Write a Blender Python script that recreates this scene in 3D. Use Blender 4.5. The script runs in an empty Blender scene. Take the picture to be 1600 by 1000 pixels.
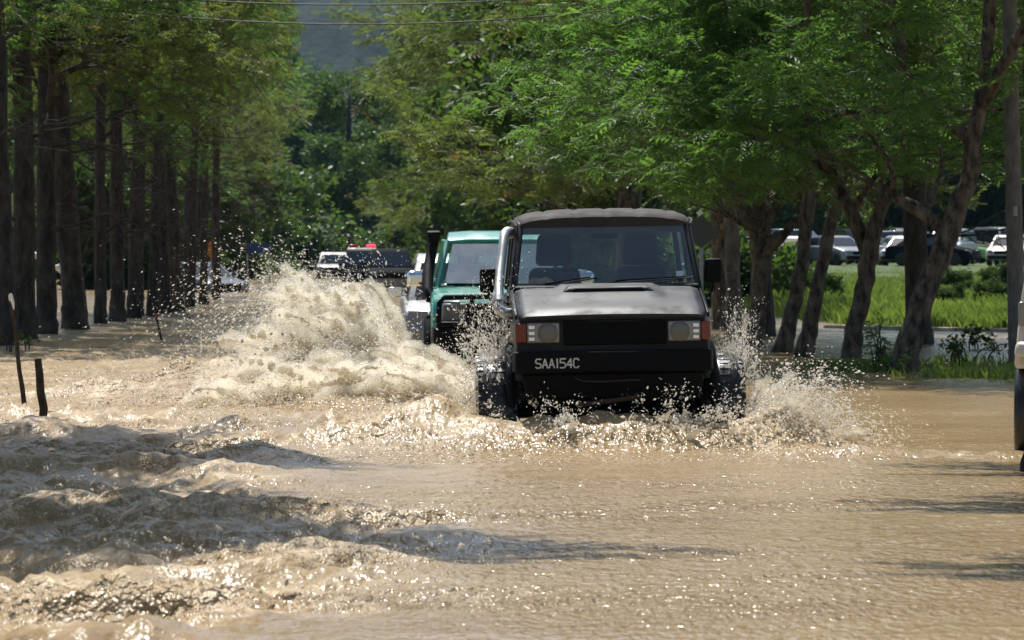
import bpy, bmesh, math, random
import numpy as np
from mathutils import Vector, Matrix

R = math.radians
sc = bpy.context.scene
C = sc.collection

# ------------------------------------------------------------------ camera
F_PX, H_CAM = 6000.0, 1.65          # focal length in photo pixels (1600 wide), eye height over the flood
PITCH = math.atan(115.0 / F_PX)
cam = bpy.data.cameras.new('camera')
cam.sensor_width = 36.0
cam.lens = 36.0 * F_PX / 1600.0
cam.clip_start, cam.clip_end = 0.5, 9000.0
cam_o = bpy.data.objects.new('camera', cam)
C.objects.link(cam_o)
cam_o.location = (0, 0, H_CAM)
cam_o.rotation_euler = (R(90) - PITCH, 0, 0)
sc.camera = cam_o
cam.dof.use_dof = True
cam.dof.focus_distance = 33.0
cam.dof.aperture_fstop = 7.0

# ------------------------------------------------------------------ sky + sun
SUN_AZ, SUN_EL = -12.0, 56.0         # degrees clockwise from +Y (negative = to the left), elevation
world = bpy.data.worlds.new('World')
sc.world = world
world.use_nodes = True
wn = world.node_tree
bg = wn.nodes['Background']
sky = wn.nodes.new('ShaderNodeTexSky')
sky.sky_type = 'NISHITA'
sky.sun_disc = False
sky.sun_elevation = R(SUN_EL)
sky.sun_rotation = R(SUN_AZ)
sky.air_density, sky.dust_density, sky.ozone_density = 1.0, 1.6, 1.0
wn.links.new(sky.outputs[0], bg.inputs[0])
bg.inputs[1].default_value = 0.115
sun = bpy.data.lights.new('sun', 'SUN')
sun.energy = 5.0
sun.angle = R(0.53)
sun.color = (1.0, 0.975, 0.935)
sun_o = bpy.data.objects.new('sun', sun)
C.objects.link(sun_o)
to_sun = Vector((math.sin(R(SUN_AZ)) * math.cos(R(SUN_EL)), math.cos(R(SUN_AZ)) * math.cos(R(SUN_EL)), math.sin(R(SUN_EL))))
sun_o.rotation_euler = to_sun.to_track_quat('Z', 'Y').to_euler()
sun_o.location = (0, 0, 60)
vs = sc.view_settings
vs.view_transform = 'Standard'
vs.look = 'None'
vs.exposure = 0.25
vs.gamma = 1.0
vs.use_curve_mapping = False
cy = sc.cycles
cy.use_denoising = True
cy.max_bounces = 12
cy.diffuse_bounces = 6
cy.glossy_bounces = 3
cy.transmission_bounces = 8
cy.transparent_max_bounces = 12
cy.volume_bounces = 6
cy.sample_clamp_indirect = 6.0
cy.caustics_reflective = False
cy.caustics_refractive = False

# ------------------------------------------------------------------ pixel -> place
def ray(px, py):
    u, v = (px - 800) / F_PX, (500 - py) / F_PX
    return np.array([u, math.cos(PITCH) + v * math.sin(PITCH), v * math.cos(PITCH) - math.sin(PITCH)])
def ground(px, py, z=0.0):
    r = ray(px, py)
    t = (z - H_CAM) / r[2]
    return Vector((r[0] * t, r[1] * t, z))
def at_depth(px, py, d):
    r = ray(px, py)
    t = d / r[1]
    return Vector((r[0] * t, d, H_CAM + r[2] * t))

# ------------------------------------------------------------------ noise (numpy Perlin)
_prng = np.random.RandomState(7)
_perm = np.concatenate([_prng.permutation(256)] * 3)
_ga = _prng.rand(256) * 2 * np.pi
_gx, _gy = np.cos(_ga), np.sin(_ga)
def noise2(x, y):
    xi, yi = np.floor(x).astype(np.int64), np.floor(y).astype(np.int64)
    fx, fy = x - xi, y - yi
    u, v = fx * fx * fx * (fx * (fx * 6 - 15) + 10), fy * fy * fy * (fy * (fy * 6 - 15) + 10)
    def g(ix, iy, dx, dy):
        h = _perm[_perm[ix & 255] + (iy & 255)]
        return _gx[h] * dx + _gy[h] * dy
    a = g(xi, yi, fx, fy); b = g(xi + 1, yi, fx - 1, fy)
    c = g(xi, yi + 1, fx, fy - 1); d = g(xi + 1, yi + 1, fx - 1, fy - 1)
    return ((a + u * (b - a)) + v * ((c + u * (d - c)) - (a + u * (b - a)))) * 1.5
def fbm(x, y, o=4, gain=0.5):
    s, a = 0.0, 1.0
    for k in range(o):
        s = s + a * noise2(x * 2 ** k + 17.3 * k, y * 2 ** k - 9.1 * k)
        a *= gain
    return s
def smooth(a, b, x):
    t = np.clip((x - a) / (b - a), 0, 1)
    return t * t * (3 - 2 * t)

# ------------------------------------------------------------------ materials
def new_mat(name):
    m = bpy.data.materials.new(name)
    m.use_nodes = True
    nt = m.node_tree
    return m, nt, nt.nodes['Principled BSDF']
def N(nt, kind, **kw):
    n = nt.nodes.new(kind)
    for k, v in kw.items():
        setattr(n, k, v)
    return n
def pmat(name, col, rough=0.5, metal=0.0, coat=0.0, dirt=None, dirt_amt=0.5, dirt_scale=3.0, bump=0.0, bump_scale=40.0, spec=0.5):
    """Painted / plain surface with a noise-driven dirt film and optional fine relief."""
    m, nt, b = new_mat(name)
    b.inputs['Roughness'].default_value = rough
    b.inputs['Metallic'].default_value = metal
    b.inputs['Coat Weight'].default_value = coat
    b.inputs['Coat Roughness'].default_value = 0.06
    b.inputs['Specular IOR Level'].default_value = spec
    tc = N(nt, 'ShaderNodeTexCoord')
    no = N(nt, 'ShaderNodeTexNoise')
    no.inputs['Scale'].default_value = dirt_scale
    no.inputs['Detail'].default_value = 7
    no.inputs['Roughness'].default_value = 0.65
    nt.links.new(tc.outputs['Object'], no.inputs['Vector'])
    ra = N(nt, 'ShaderNodeValToRGB')
    ra.color_ramp.elements[0].position = 0.42
    ra.color_ramp.elements[1].position = 0.72
    nt.links.new(no.outputs['Fac'], ra.inputs['Fac'])
    mu = N(nt, 'ShaderNodeMath', operation='MULTIPLY')
    mu.inputs[1].default_value = dirt_amt if dirt else 0.25
    nt.links.new(ra.outputs['Color'], mu.inputs[0])
    mx = N(nt, 'ShaderNodeMix', data_type='RGBA')
    mx.inputs['A'].default_value = (*col, 1)
    d = dirt if dirt else tuple(c * 0.75 for c in col)
    mx.inputs['B'].default_value = (*d, 1)
    nt.links.new(mu.outputs[0], mx.inputs['Factor'])
    nt.links.new(mx.outputs['Result'], b.inputs['Base Color'])
    if dirt:
        mr = N(nt, 'ShaderNodeMapRange')
        mr.inputs['To Min'].default_value = rough
        mr.inputs['To Max'].default_value = min(1.0, rough + 0.45)
        nt.links.new(mu.outputs[0], mr.inputs['Value'])
        nt.links.new(mr.outputs['Result'], b.inputs['Roughness'])
    if bump:
        n2 = N(nt, 'ShaderNodeTexNoise')
        n2.inputs['Scale'].default_value = bump_scale
        n2.inputs['Detail'].default_value = 5
        nt.links.new(tc.outputs['Object'], n2.inputs['Vector'])
        bu = N(nt, 'ShaderNodeBump')
        bu.inputs['Strength'].default_value = bump
        bu.inputs['Distance'].default_value = 0.02
        nt.links.new(n2.outputs['Fac'], bu.inputs['Height'])
        nt.links.new(bu.outputs['Normal'], b.inputs['Normal'])
    return m
def leaf_mat(name, c_dark, c_light, trans, dry=None):
    m, nt, b = new_mat(name)
    at = N(nt, 'ShaderNodeAttribute', attribute_name='tint')
    ra = N(nt, 'ShaderNodeValToRGB')
    ra.color_ramp.elements[0].color = (*c_dark, 1)
    ra.color_ramp.elements[1].color = (*c_light, 1)
    ra.color_ramp.elements[1].position = 0.85
    if dry:
        e = ra.color_ramp.elements.new(0.95)
        e.color = (*dry, 1)
    nt.links.new(at.outputs['Fac'], ra.inputs['Fac'])
    nt.links.new(ra.outputs['Color'], b.inputs['Base Color'])
    b.inputs['Roughness'].default_value = 0.5
    b.inputs['Specular IOR Level'].default_value = 0.3
    tr = N(nt, 'ShaderNodeBsdfTranslucent')
    hs = N(nt, 'ShaderNodeMix', data_type='RGBA', blend_type='MULTIPLY')
    hs.inputs['Factor'].default_value = 1.0
    hs.inputs['B'].default_value = (*trans, 1)
    nt.links.new(ra.outputs['Color'], hs.inputs['A'])
    nt.links.new(hs.outputs['Result'], tr.inputs['Color'])
    mix = N(nt, 'ShaderNodeMixShader')
    mix.inputs[0].default_value = 0.5
    nt.links.new(b.outputs[0], mix.inputs[1])
    nt.links.new(tr.outputs[0], mix.inputs[2])
    nt.links.new(mix.outputs[0], nt.nodes['Material Output'].inputs['Surface'])
    return m
def bark_mat(name, c1, c2, scale=6.0):
    m, nt, b = new_mat(name)
    tc = N(nt, 'ShaderNodeTexCoord')
    mp = N(nt, 'ShaderNodeMapping')
    mp.inputs['Scale'].default_value = (1, 1, 0.45)
    nt.links.new(tc.outputs['Object'], mp.inputs['Vector'])
    no = N(nt, 'ShaderNodeTexNoise')
    no.inputs['Scale'].default_value = scale
    no.inputs['Detail'].default_value = 8
    no.inputs['Roughness'].default_value = 0.7
    nt.links.new(mp.outputs['Vector'], no.inputs['Vector'])
    ra = N(nt, 'ShaderNodeValToRGB')
    ra.color_ramp.elements[0].color = (*c1, 1)
    ra.color_ramp.elements[0].position = 0.40
    ra.color_ramp.elements[1].color = (*c2, 1)
    ra.color_ramp.elements[1].position = 0.68
    nt.links.new(no.outputs['Fac'], ra.inputs['Fac'])
    nt.links.new(ra.outputs['Color'], b.inputs['Base Color'])
    b.inputs['Roughness'].default_value = 0.9
    bu = N(nt, 'ShaderNodeBump')
    bu.inputs['Strength'].default_value = 0.8
    bu.inputs['Distance'].default_value = 0.05
    nt.links.new(no.outputs['Fac'], bu.inputs['Height'])
    nt.links.new(bu.outputs['Normal'], b.inputs['Normal'])
    return m
def glass_mat(name, tint, gloss=1.0, ior=1.6, dust_sheen=0.11):
    m, nt, b = new_mat(name)
    nt.nodes.remove(b)
    tr = N(nt, 'ShaderNodeBsdfTransparent'); tr.inputs['Color'].default_value = (*tint, 1)
    gl = N(nt, 'ShaderNodeBsdfGlossy'); gl.inputs['Roughness'].default_value = 0.03
    gl.inputs['Color'].default_value = (gloss, gloss, gloss, 1)
    # thin dusty film on the pane; laid thick, it paints a pale sky reflection
    df = N(nt, 'ShaderNodeBsdfDiffuse'); df.inputs['Color'].default_value = (0.45, 0.47, 0.46, 1)
    no = N(nt, 'ShaderNodeTexNoise'); no.inputs['Scale'].default_value = 2.5; no.inputs['Detail'].default_value = 5
    tc = N(nt, 'ShaderNodeTexCoord'); nt.links.new(tc.outputs['Object'], no.inputs['Vector'])
    mr = N(nt, 'ShaderNodeMapRange'); mr.inputs['From Min'].default_value = 0.35; mr.inputs['From Max'].default_value = 0.75
    mr.inputs['To Min'].default_value = dust_sheen * 0.2; mr.inputs['To Max'].default_value = dust_sheen
    nt.links.new(no.outputs['Fac'], mr.inputs['Value'])
    f0 = ((ior - 1) / (ior + 1)) ** 2
    lw = N(nt, 'ShaderNodeLayerWeight'); lw.inputs['Blend'].default_value = 0.5
    pw = N(nt, 'ShaderNodeMath', operation='POWER'); pw.inputs[1].default_value = 4.0
    nt.links.new(lw.outputs['Facing'], pw.inputs[0])
    fr = N(nt, 'ShaderNodeMapRange'); fr.inputs['To Min'].default_value = f0; fr.inputs['To Max'].default_value = 0.9
    nt.links.new(pw.outputs[0], fr.inputs['Value'])
    m1 = N(nt, 'ShaderNodeMixShader'); m2 = N(nt, 'ShaderNodeMixShader')
    nt.links.new(fr.outputs[0], m1.inputs[0]); nt.links.new(tr.outputs[0], m1.inputs[1]); nt.links.new(gl.outputs[0], m1.inputs[2])
    nt.links.new(mr.outputs['Result'], m2.inputs[0]); nt.links.new(m1.outputs[0], m2.inputs[1]); nt.links.new(df.outputs[0], m2.inputs[2])
    nt.links.new(m2.outputs[0], nt.nodes['Material Output'].inputs['Surface'])
    return m

MUD = (0.20, 0.15, 0.09)
M = {}
M['black_paint'] = pmat('black_paint', (0.004, 0.005, 0.007), 0.4, coat=0.12, dirt=(0.011, 0.009, 0.007), dirt_amt=0.5, spec=0.2)
M['hood_skylit_paint'] = pmat('hood_skylit_paint', (0.018, 0.021, 0.026), 0.46, coat=0.0, spec=0.3, dirt=(0.046, 0.048, 0.05), dirt_amt=0.8, dirt_scale=2.2)  # black paint and its dirt film both greyed to carry the sky's sheen
M['roof_paint'] = pmat('dusty_roof', (0.05, 0.042, 0.037), 0.7, spec=0.2, dirt=(0.085, 0.073, 0.064), dirt_amt=0.8, dirt_scale=4.0)
M['black_plastic'] = pmat('black_plastic', (0.004, 0.0042, 0.005), 0.55, dirt=(0.010, 0.008, 0.006), dirt_amt=0.4, spec=0.12)
M['rubber'] = pmat('wet_rubber', (0.010, 0.010, 0.011), 0.3, dirt=(0.03, 0.025, 0.018), dirt_amt=0.4, dirt_scale=9)
M['seat'] = pmat('seat_fabric', (0.016, 0.02, 0.027), 0.85)
M['steel'] = pmat('brushed_steel', (0.42, 0.43, 0.43), 0.36, metal=0.85, dirt=(0.35, 0.32, 0.27), dirt_amt=0.5)
M['rust'] = pmat('rusty_steel', (0.05, 0.028, 0.015), 0.7)
M['chrome'] = pmat('chrome', (0.75, 0.76, 0.77), 0.12, metal=1.0)
M['lamp_glass'] = pmat('lamp_glass', (0.26, 0.25, 0.225), 0.25, coat=0.3, metal=0.1)
M['lamp_dull'] = pmat('lamp_dull', (0.17, 0.165, 0.15), 0.25, coat=0.25)
M['lamp_bowl'] = pmat('lamp_bowl', (0.13, 0.125, 0.11), 0.3, metal=0.2, coat=0.3)
M['amber'] = pmat('amber_lens', (0.16, 0.018, 0.006), 0.25, coat=0.3)
M['red_lens'] = pmat('red_lens', (0.45, 0.012, 0.012), 0.2, coat=0.5)
M['letter'] = pmat('letter_paint', (0.72, 0.72, 0.70), 0.6, dirt=(0.3, 0.28, 0.24), dirt_amt=0.5, dirt_scale=25)
M['white_paint'] = pmat('white_paint', (0.72, 0.71, 0.68), 0.3, coat=0.3, dirt=(0.42, 0.36, 0.27), dirt_amt=0.45)
M['cream_paint'] = pmat('cream_paint', (0.66, 0.60, 0.50), 0.4, coat=0.2, dirt=(0.38, 0.29, 0.2), dirt_amt=0.6)
M['silver_paint'] = pmat('silver_paint', (0.2, 0.205, 0.205), 0.4, metal=0.2, coat=0.2, dirt=(0.17, 0.15, 0.12), dirt_amt=0.5)
M['green_paint'] = pmat('green_paint', (0.012, 0.27, 0.19), 0.26, coat=0.5, dirt=(0.12, 0.22, 0.16), dirt_amt=0.4)
M['navy_paint'] = pmat('navy_paint', (0.012, 0.02, 0.05), 0.25, coat=0.5)
M['charcoal_paint'] = pmat('charcoal_paint', (0.005, 0.006, 0.008), 0.8, spec=0.06)
M['slate_paint'] = pmat('slate_paint', (0.07, 0.095, 0.13), 0.28, coat=0.5)
M['grey_paint'] = pmat('grey_paint', (0.3, 0.31, 0.31), 0.3, metal=0.3, coat=0.4)
M['olive_paint'] = pmat('olive_paint', (0.04, 0.07, 0.045), 0.35, coat=0.3)
M['lime_paint'] = pmat('lime_paint', (0.16, 0.42, 0.06), 0.3, coat=0.4)
M['maroon_paint'] = pmat('maroon_paint', (0.10, 0.014, 0.016), 0.3, coat=0.4)
M['tan_paint'] = pmat('tan_paint', (0.36, 0.2, 0.10), 0.5, dirt=(0.22, 0.14, 0.08), dirt_amt=0.5)
M['blue_panel'] = pmat('blue_panel', (0.07, 0.25, 0.5), 0.5)
M['pink_print'] = pmat('pink_print', (0.6, 0.2, 0.3), 0.6)
M['sign_orange'] = pmat('sign_orange', (0.62, 0.20, 0.02), 0.5)
M['sign_blue'] = pmat('sign_blue', (0.012, 0.035, 0.16), 0.5)
M['sign_back'] = pmat('sign_back', (0.07, 0.085, 0.085), 0.6)
M['zinc'] = pmat('galvanised', (0.3, 0.31, 0.31), 0.5, metal=0.4)
M['lamp_white'] = pmat('lamp_white', (0.75, 0.76, 0.76), 0.4)
M['dark_glass'] = pmat('dark_glass', (0.012, 0.017, 0.02), 0.06, coat=0.3, spec=0.8)
M['glass'] = glass_mat('windscreen_glass', (0.9, 0.95, 0.95), ior=1.55)
M['glass_sky'] = glass_mat('steep_windscreen', (0.6, 0.76, 0.74), ior=3.2, dust_sheen=0.6)  # heavy pale film stands in for bright sky reflected in this windscreen
M['wood'] = bark_mat('weathered_wood', (0.02, 0.016, 0.012), (0.07, 0.055, 0.04), 14)
M['pole'] = bark_mat('utility_pole_wood', (0.10, 0.095, 0.088), (0.2, 0.19, 0.17), 9)
M['cable'] = pmat('cable', (0.01, 0.01, 0.011), 0.6)
M['orange_cloth'] = pmat('orange_cloth', (0.5, 0.2, 0.04), 0.8, dirt=(0.5, 0.42, 0.25), dirt_amt=1.0, dirt_scale=20)
M['sticker'] = pmat('sticker', (0.55, 0.6, 0.66), 0.6)
M['sticker_red'] = pmat('sticker_red', (0.5, 0.13, 0.12), 0.6)
M['red_plastic'] = pmat('red_plastic', (0.55, 0.03, 0.02), 0.4)
M['bark_dark'] = bark_mat('bark_dark', (0.012, 0.010, 0.008), (0.075, 0.062, 0.05))
M['bark_pale'] = bark_mat('bark_pale', (0.014, 0.010, 0.007), (0.19, 0.155, 0.115), 9)
M['bark_grey'] = bark_mat('bark_grey', (0.05, 0.044, 0.036), (0.2, 0.18, 0.155))
M['leaf_fresh'] = leaf_mat('leaf_fresh', (0.026, 0.07, 0.022), (0.12, 0.215, 0.055), (1.7, 1.8, 0.9))
M['leaf_olive'] = leaf_mat('leaf_olive', (0.034, 0.06, 0.02), (0.14, 0.185, 0.055), (1.7, 1.7, 0.9), dry=(0.13, 0.085, 0.045))
M['leaf_dark'] = leaf_mat('leaf_dark', (0.016, 0.035, 0.012), (0.06, 0.09, 0.022), (1.4, 1.6, 0.7), dry=(0.1, 0.065, 0.04))
M['leaf_far'] = leaf_mat('leaf_far', (0.025, 0.055, 0.018), (0.09, 0.14, 0.04), (1.5, 1.6, 0.8))
M['grass'] = leaf_mat('grass', (0.075, 0.12, 0.03), (0.19, 0.25, 0.075), (1.4, 1.45, 0.7))

# ------------------------------------------------------------------ mesh helpers
def link_mesh(name, me, mat, parent=None):
    o = bpy.data.objects.new(name, me)
    C.objects.link(o)
    if mat is not None and not me.materials:
        me.materials.append(mat)
    if parent is not None:
        o.parent = parent
    return o
def np_mesh(name, V, F, smooth_=False):
    """V (n,3), F (m,k) -> mesh, fast."""
    me = bpy.data.meshes.new(name)
    V = np.asarray(V, np.float32); F = np.asarray(F, np.int32)
    m, k = F.shape
    me.vertices.add(len(V)); me.vertices.foreach_set('co', V.ravel())
    me.loops.add(m * k); me.loops.foreach_set('vertex_index', F.ravel())
    me.polygons.add(m)
    me.polygons.foreach_set('loop_start', np.arange(0, m * k, k, dtype=np.int32))
    me.polygons.foreach_set('use_smooth', np.full(m, smooth_, bool))
    me.update(calc_edges=True)
    return me
class MB:
    """Collects geometry for ONE mesh."""
    def __init__(s): s.v, s.f = [], []
    def add(s, vs, fs):
        n = len(s.v)
        s.v += [tuple(v) for v in vs]
        s.f += [tuple(i + n for i in f) for f in fs]
        return s
    def box(s, x0, x1, y0, y1, z0, z1):
        return s.add([(x0, y0, z0), (x1, y0, z0), (x1, y1, z0), (x0, y1, z0), (x0, y0, z1), (x1, y0, z1), (x1, y1, z1), (x0, y1, z1)],
                     [(3, 2, 1, 0), (4, 5, 6, 7), (0, 1, 5, 4), (1, 2, 6, 5), (2, 3, 7, 6), (3, 0, 4, 7)])
    def hexa(s, bottom, top):
        return s.add(list(bottom) + list(top), [(3, 2, 1, 0), (4, 5, 6, 7), (0, 1, 5, 4), (1, 2, 6, 5), (2, 3, 7, 6), (3, 0, 4, 7)])
    def loft(s, loops, cap=True):
        n = len(loops[0]); vs = [p for l in loops for p in l]; fs = []
        for i in range(len(loops) - 1):
            for j in range(n):
                a, b = i * n + j, i * n + (j + 1) % n
                fs.append((a, b, b + n, a + n))
        if cap:
            fs.append(tuple(range(n - 1, -1, -1)))
            fs.append(tuple((len(loops) - 1) * n + j for j in range(n)))
        return s.add(vs, fs)
    def tube(s, pts, radii, sides=8, cap=True):
        pts = [Vector(p) for p in pts]
        if not hasattr(radii, '__len__'): radii = [radii] * len(pts)
        loops = []
        t0 = (pts[1] - pts[0]).normalized()
        ref = Vector((0, 0, 1)) if abs(t0.z) < 0.9 else Vector((1, 0, 0))
        u = t0.cross(ref).normalized()
        for i, p in enumerate(pts):
            t = (pts[min(i + 1, len(pts) - 1)] - pts[max(i - 1, 0)])
            t = t.normalized() if t.length > 1e-9 else t0
            u = (u - t * u.dot(t))
            u = u.normalized() if u.length > 1e-6 else t.orthogonal().normalized()
            w = t.cross(u)
            loops.append([p + (u * math.cos(2 * math.pi * k / sides) + w * math.sin(2 * math.pi * k / sides)) * radii[i] for k in range(sides)])
        return s.loft(loops, cap)
    def lathe_x(s, cx, cy_, cz, prof, n=32, closed=False):
        """prof: list of (x_offset, radius); axis along X."""
        loops = [[(cx + px, cy_ + r * math.cos(2 * math.pi * k / n), cz + r * math.sin(2 * math.pi * k / n)) for k in range(n)] for px, r in prof]
        return s.loft(loops, True)
    def quad(s, a, b, c, d, th=0.006):
        a, b, c, d = map(Vector, (a, b, c, d))
        n = (b - a).cross(d - a).normalized() * th
        return s.hexa([a - n, b - n, c - n, d - n], [a, b, c, d])
    def build(s, name, mat, parent=None, sm=False, bevel=0.0, seg=2):
        me = bpy.data.meshes.new(name)
        me.from_pydata(s.v, [], s.f)
        bm = bmesh.new(); bm.from_mesh(me)
        bmesh.ops.recalc_face_normals(bm, faces=bm.faces)
        bm.to_mesh(me); bm.free()
        if sm:
            me.polygons.foreach_set('use_smooth', [True] * len(me.polygons))
            try: me.set_sharp_from_angle(angle=R(42))
            except Exception: pass
        o = link_mesh(name, me, M[mat] if isinstance(mat, str) else mat, parent)
        if bevel:
            b = o.modifiers.new('bevel', 'BEVEL'); b.width = bevel; b.segments = seg; b.limit_method = 'ANGLE'; b.angle_limit = R(35)
            b.harden_normals = False
            me.polygons.foreach_set('use_smooth', [True] * len(me.polygons))
            try: me.set_sharp_from_angle(angle=R(50))
            except Exception: pass
        return o
def thing(name, label, cat, loc=(0, 0, 0), rot=(0, 0, 0), group=None):
    o = bpy.data.objects.new(name, None)
    C.objects.link(o)
    o.empty_display_size = 0.2
    o.location = loc; o.rotation_euler = rot
    o['label'] = label; o['category'] = cat
    if group: o['group'] = group
    return o
def tag(o, label=None, cat=None, group=None, kind=None):
    if label: o['label'] = label
    if cat: o['category'] = cat
    if group: o['group'] = group
    if kind: o['kind'] = kind
    return o
# ================================================================== the setting
def lines(*spans):
    out = []
    for a, b, st in spans:
        x = a
        while x < b - 1e-6:
            out.append(x)
            x += st(x) if callable(st) else st
    out.append(spans[-1][1])
    return np.array(out)
def tensor_grid(xs, ys):
    X, Y = np.meshgrid(xs, ys)
    nx, ny = len(xs), len(ys)
    i = (np.arange(ny - 1)[:, None] * nx + np.arange(nx - 1)[None, :]).ravel()
    return X, Y, np.stack([i, i + 1, i + nx + 1, i + nx], 1)

def right_row(d):                      # line of the verge on the right of the road
    return 4.0 - 0.048 * (d - 64)
def ground_z(x, d):
    z = np.full(np.broadcast(x, d).shape, -0.5)
    prof = np.interp(d, [60, 74, 77, 84, 120, 172, 180, 500], [-0.5, -0.06, 0.05, 0.2, 0.36, 0.5, 0.72, 0.95])
    lat = smooth(0.0, 5.0, x - right_row(d) - 0.5)
    z = z + (prof + 0.5) * lat
    z = z + 1.9 * smooth(-46, -80, x) * smooth(30, 90, d)
    z = z + 1.0 * smooth(300, 380, d) * (1 - lat)
    # low verge under the right-hand trees
    z = np.maximum(z, -0.5 + 0.5 * np.exp(-((x - right_row(d) - 0.2) / 0.9) ** 2) * smooth(48, 52, d) * smooth(110, 90, d))
    return z + 0.05 * fbm(x * 0.35, d * 0.35, 3) * smooth(-0.4, 0.1, z)

xs = lines((-4000, -200, 400), (-200, -60, 10), (-60, 80, 1.0), (80, 200, 10), (200, 4000, 400))
ys = lines((-400, 30, 40), (30, 240, 1.5), (240, 600, 12), (600, 6000, 300))
X, Y, Fq = tensor_grid(xs, ys)
Z = ground_z(X, Y)
me = np_mesh('ground', np.stack([X.ravel(), Y.ravel(), Z.ravel()], 1), Fq, True)
m, nt, b = new_mat('bank_soil_and_turf')
tc = N(nt, 'ShaderNodeTexCoord'); no = N(nt, 'ShaderNodeTexNoise')
no.inputs['Scale'].default_value = 0.8; no.inputs['Detail'].default_value = 9; no.inputs['Roughness'].default_value = 0.7
nt.links.new(tc.outputs['Object'], no.inputs['Vector'])
ra = N(nt, 'ShaderNodeValToRGB')
ra.color_ramp.elements[0].position = 0.35; ra.color_ramp.elements[0].color = (0.09, 0.075, 0.045, 1)
ra.color_ramp.elements[1].position = 0.5; ra.color_ramp.elements[1].color = (0.06, 0.10, 0.02, 1)
e = ra.color_ramp.elements.new(0.7); e.color = (0.11, 0.16, 0.03, 1)
nt.links.new(no.outputs['Fac'], ra.inputs['Fac']); nt.links.new(ra.outputs['Color'], b.inputs['Base Color'])
b.inputs['Roughness'].default_value = 0.95
bu = N(nt, 'ShaderNodeBump'); bu.inputs['Strength'].default_value = 1.0; bu.inputs['Distance'].default_value = 0.15
nt.links.new(no.outputs['Fac'], bu.inputs['Height']); nt.links.new(bu.outputs['Normal'], b.inputs['Normal'])
tag(link_mesh('ground', me, m), kind='structure')

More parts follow.
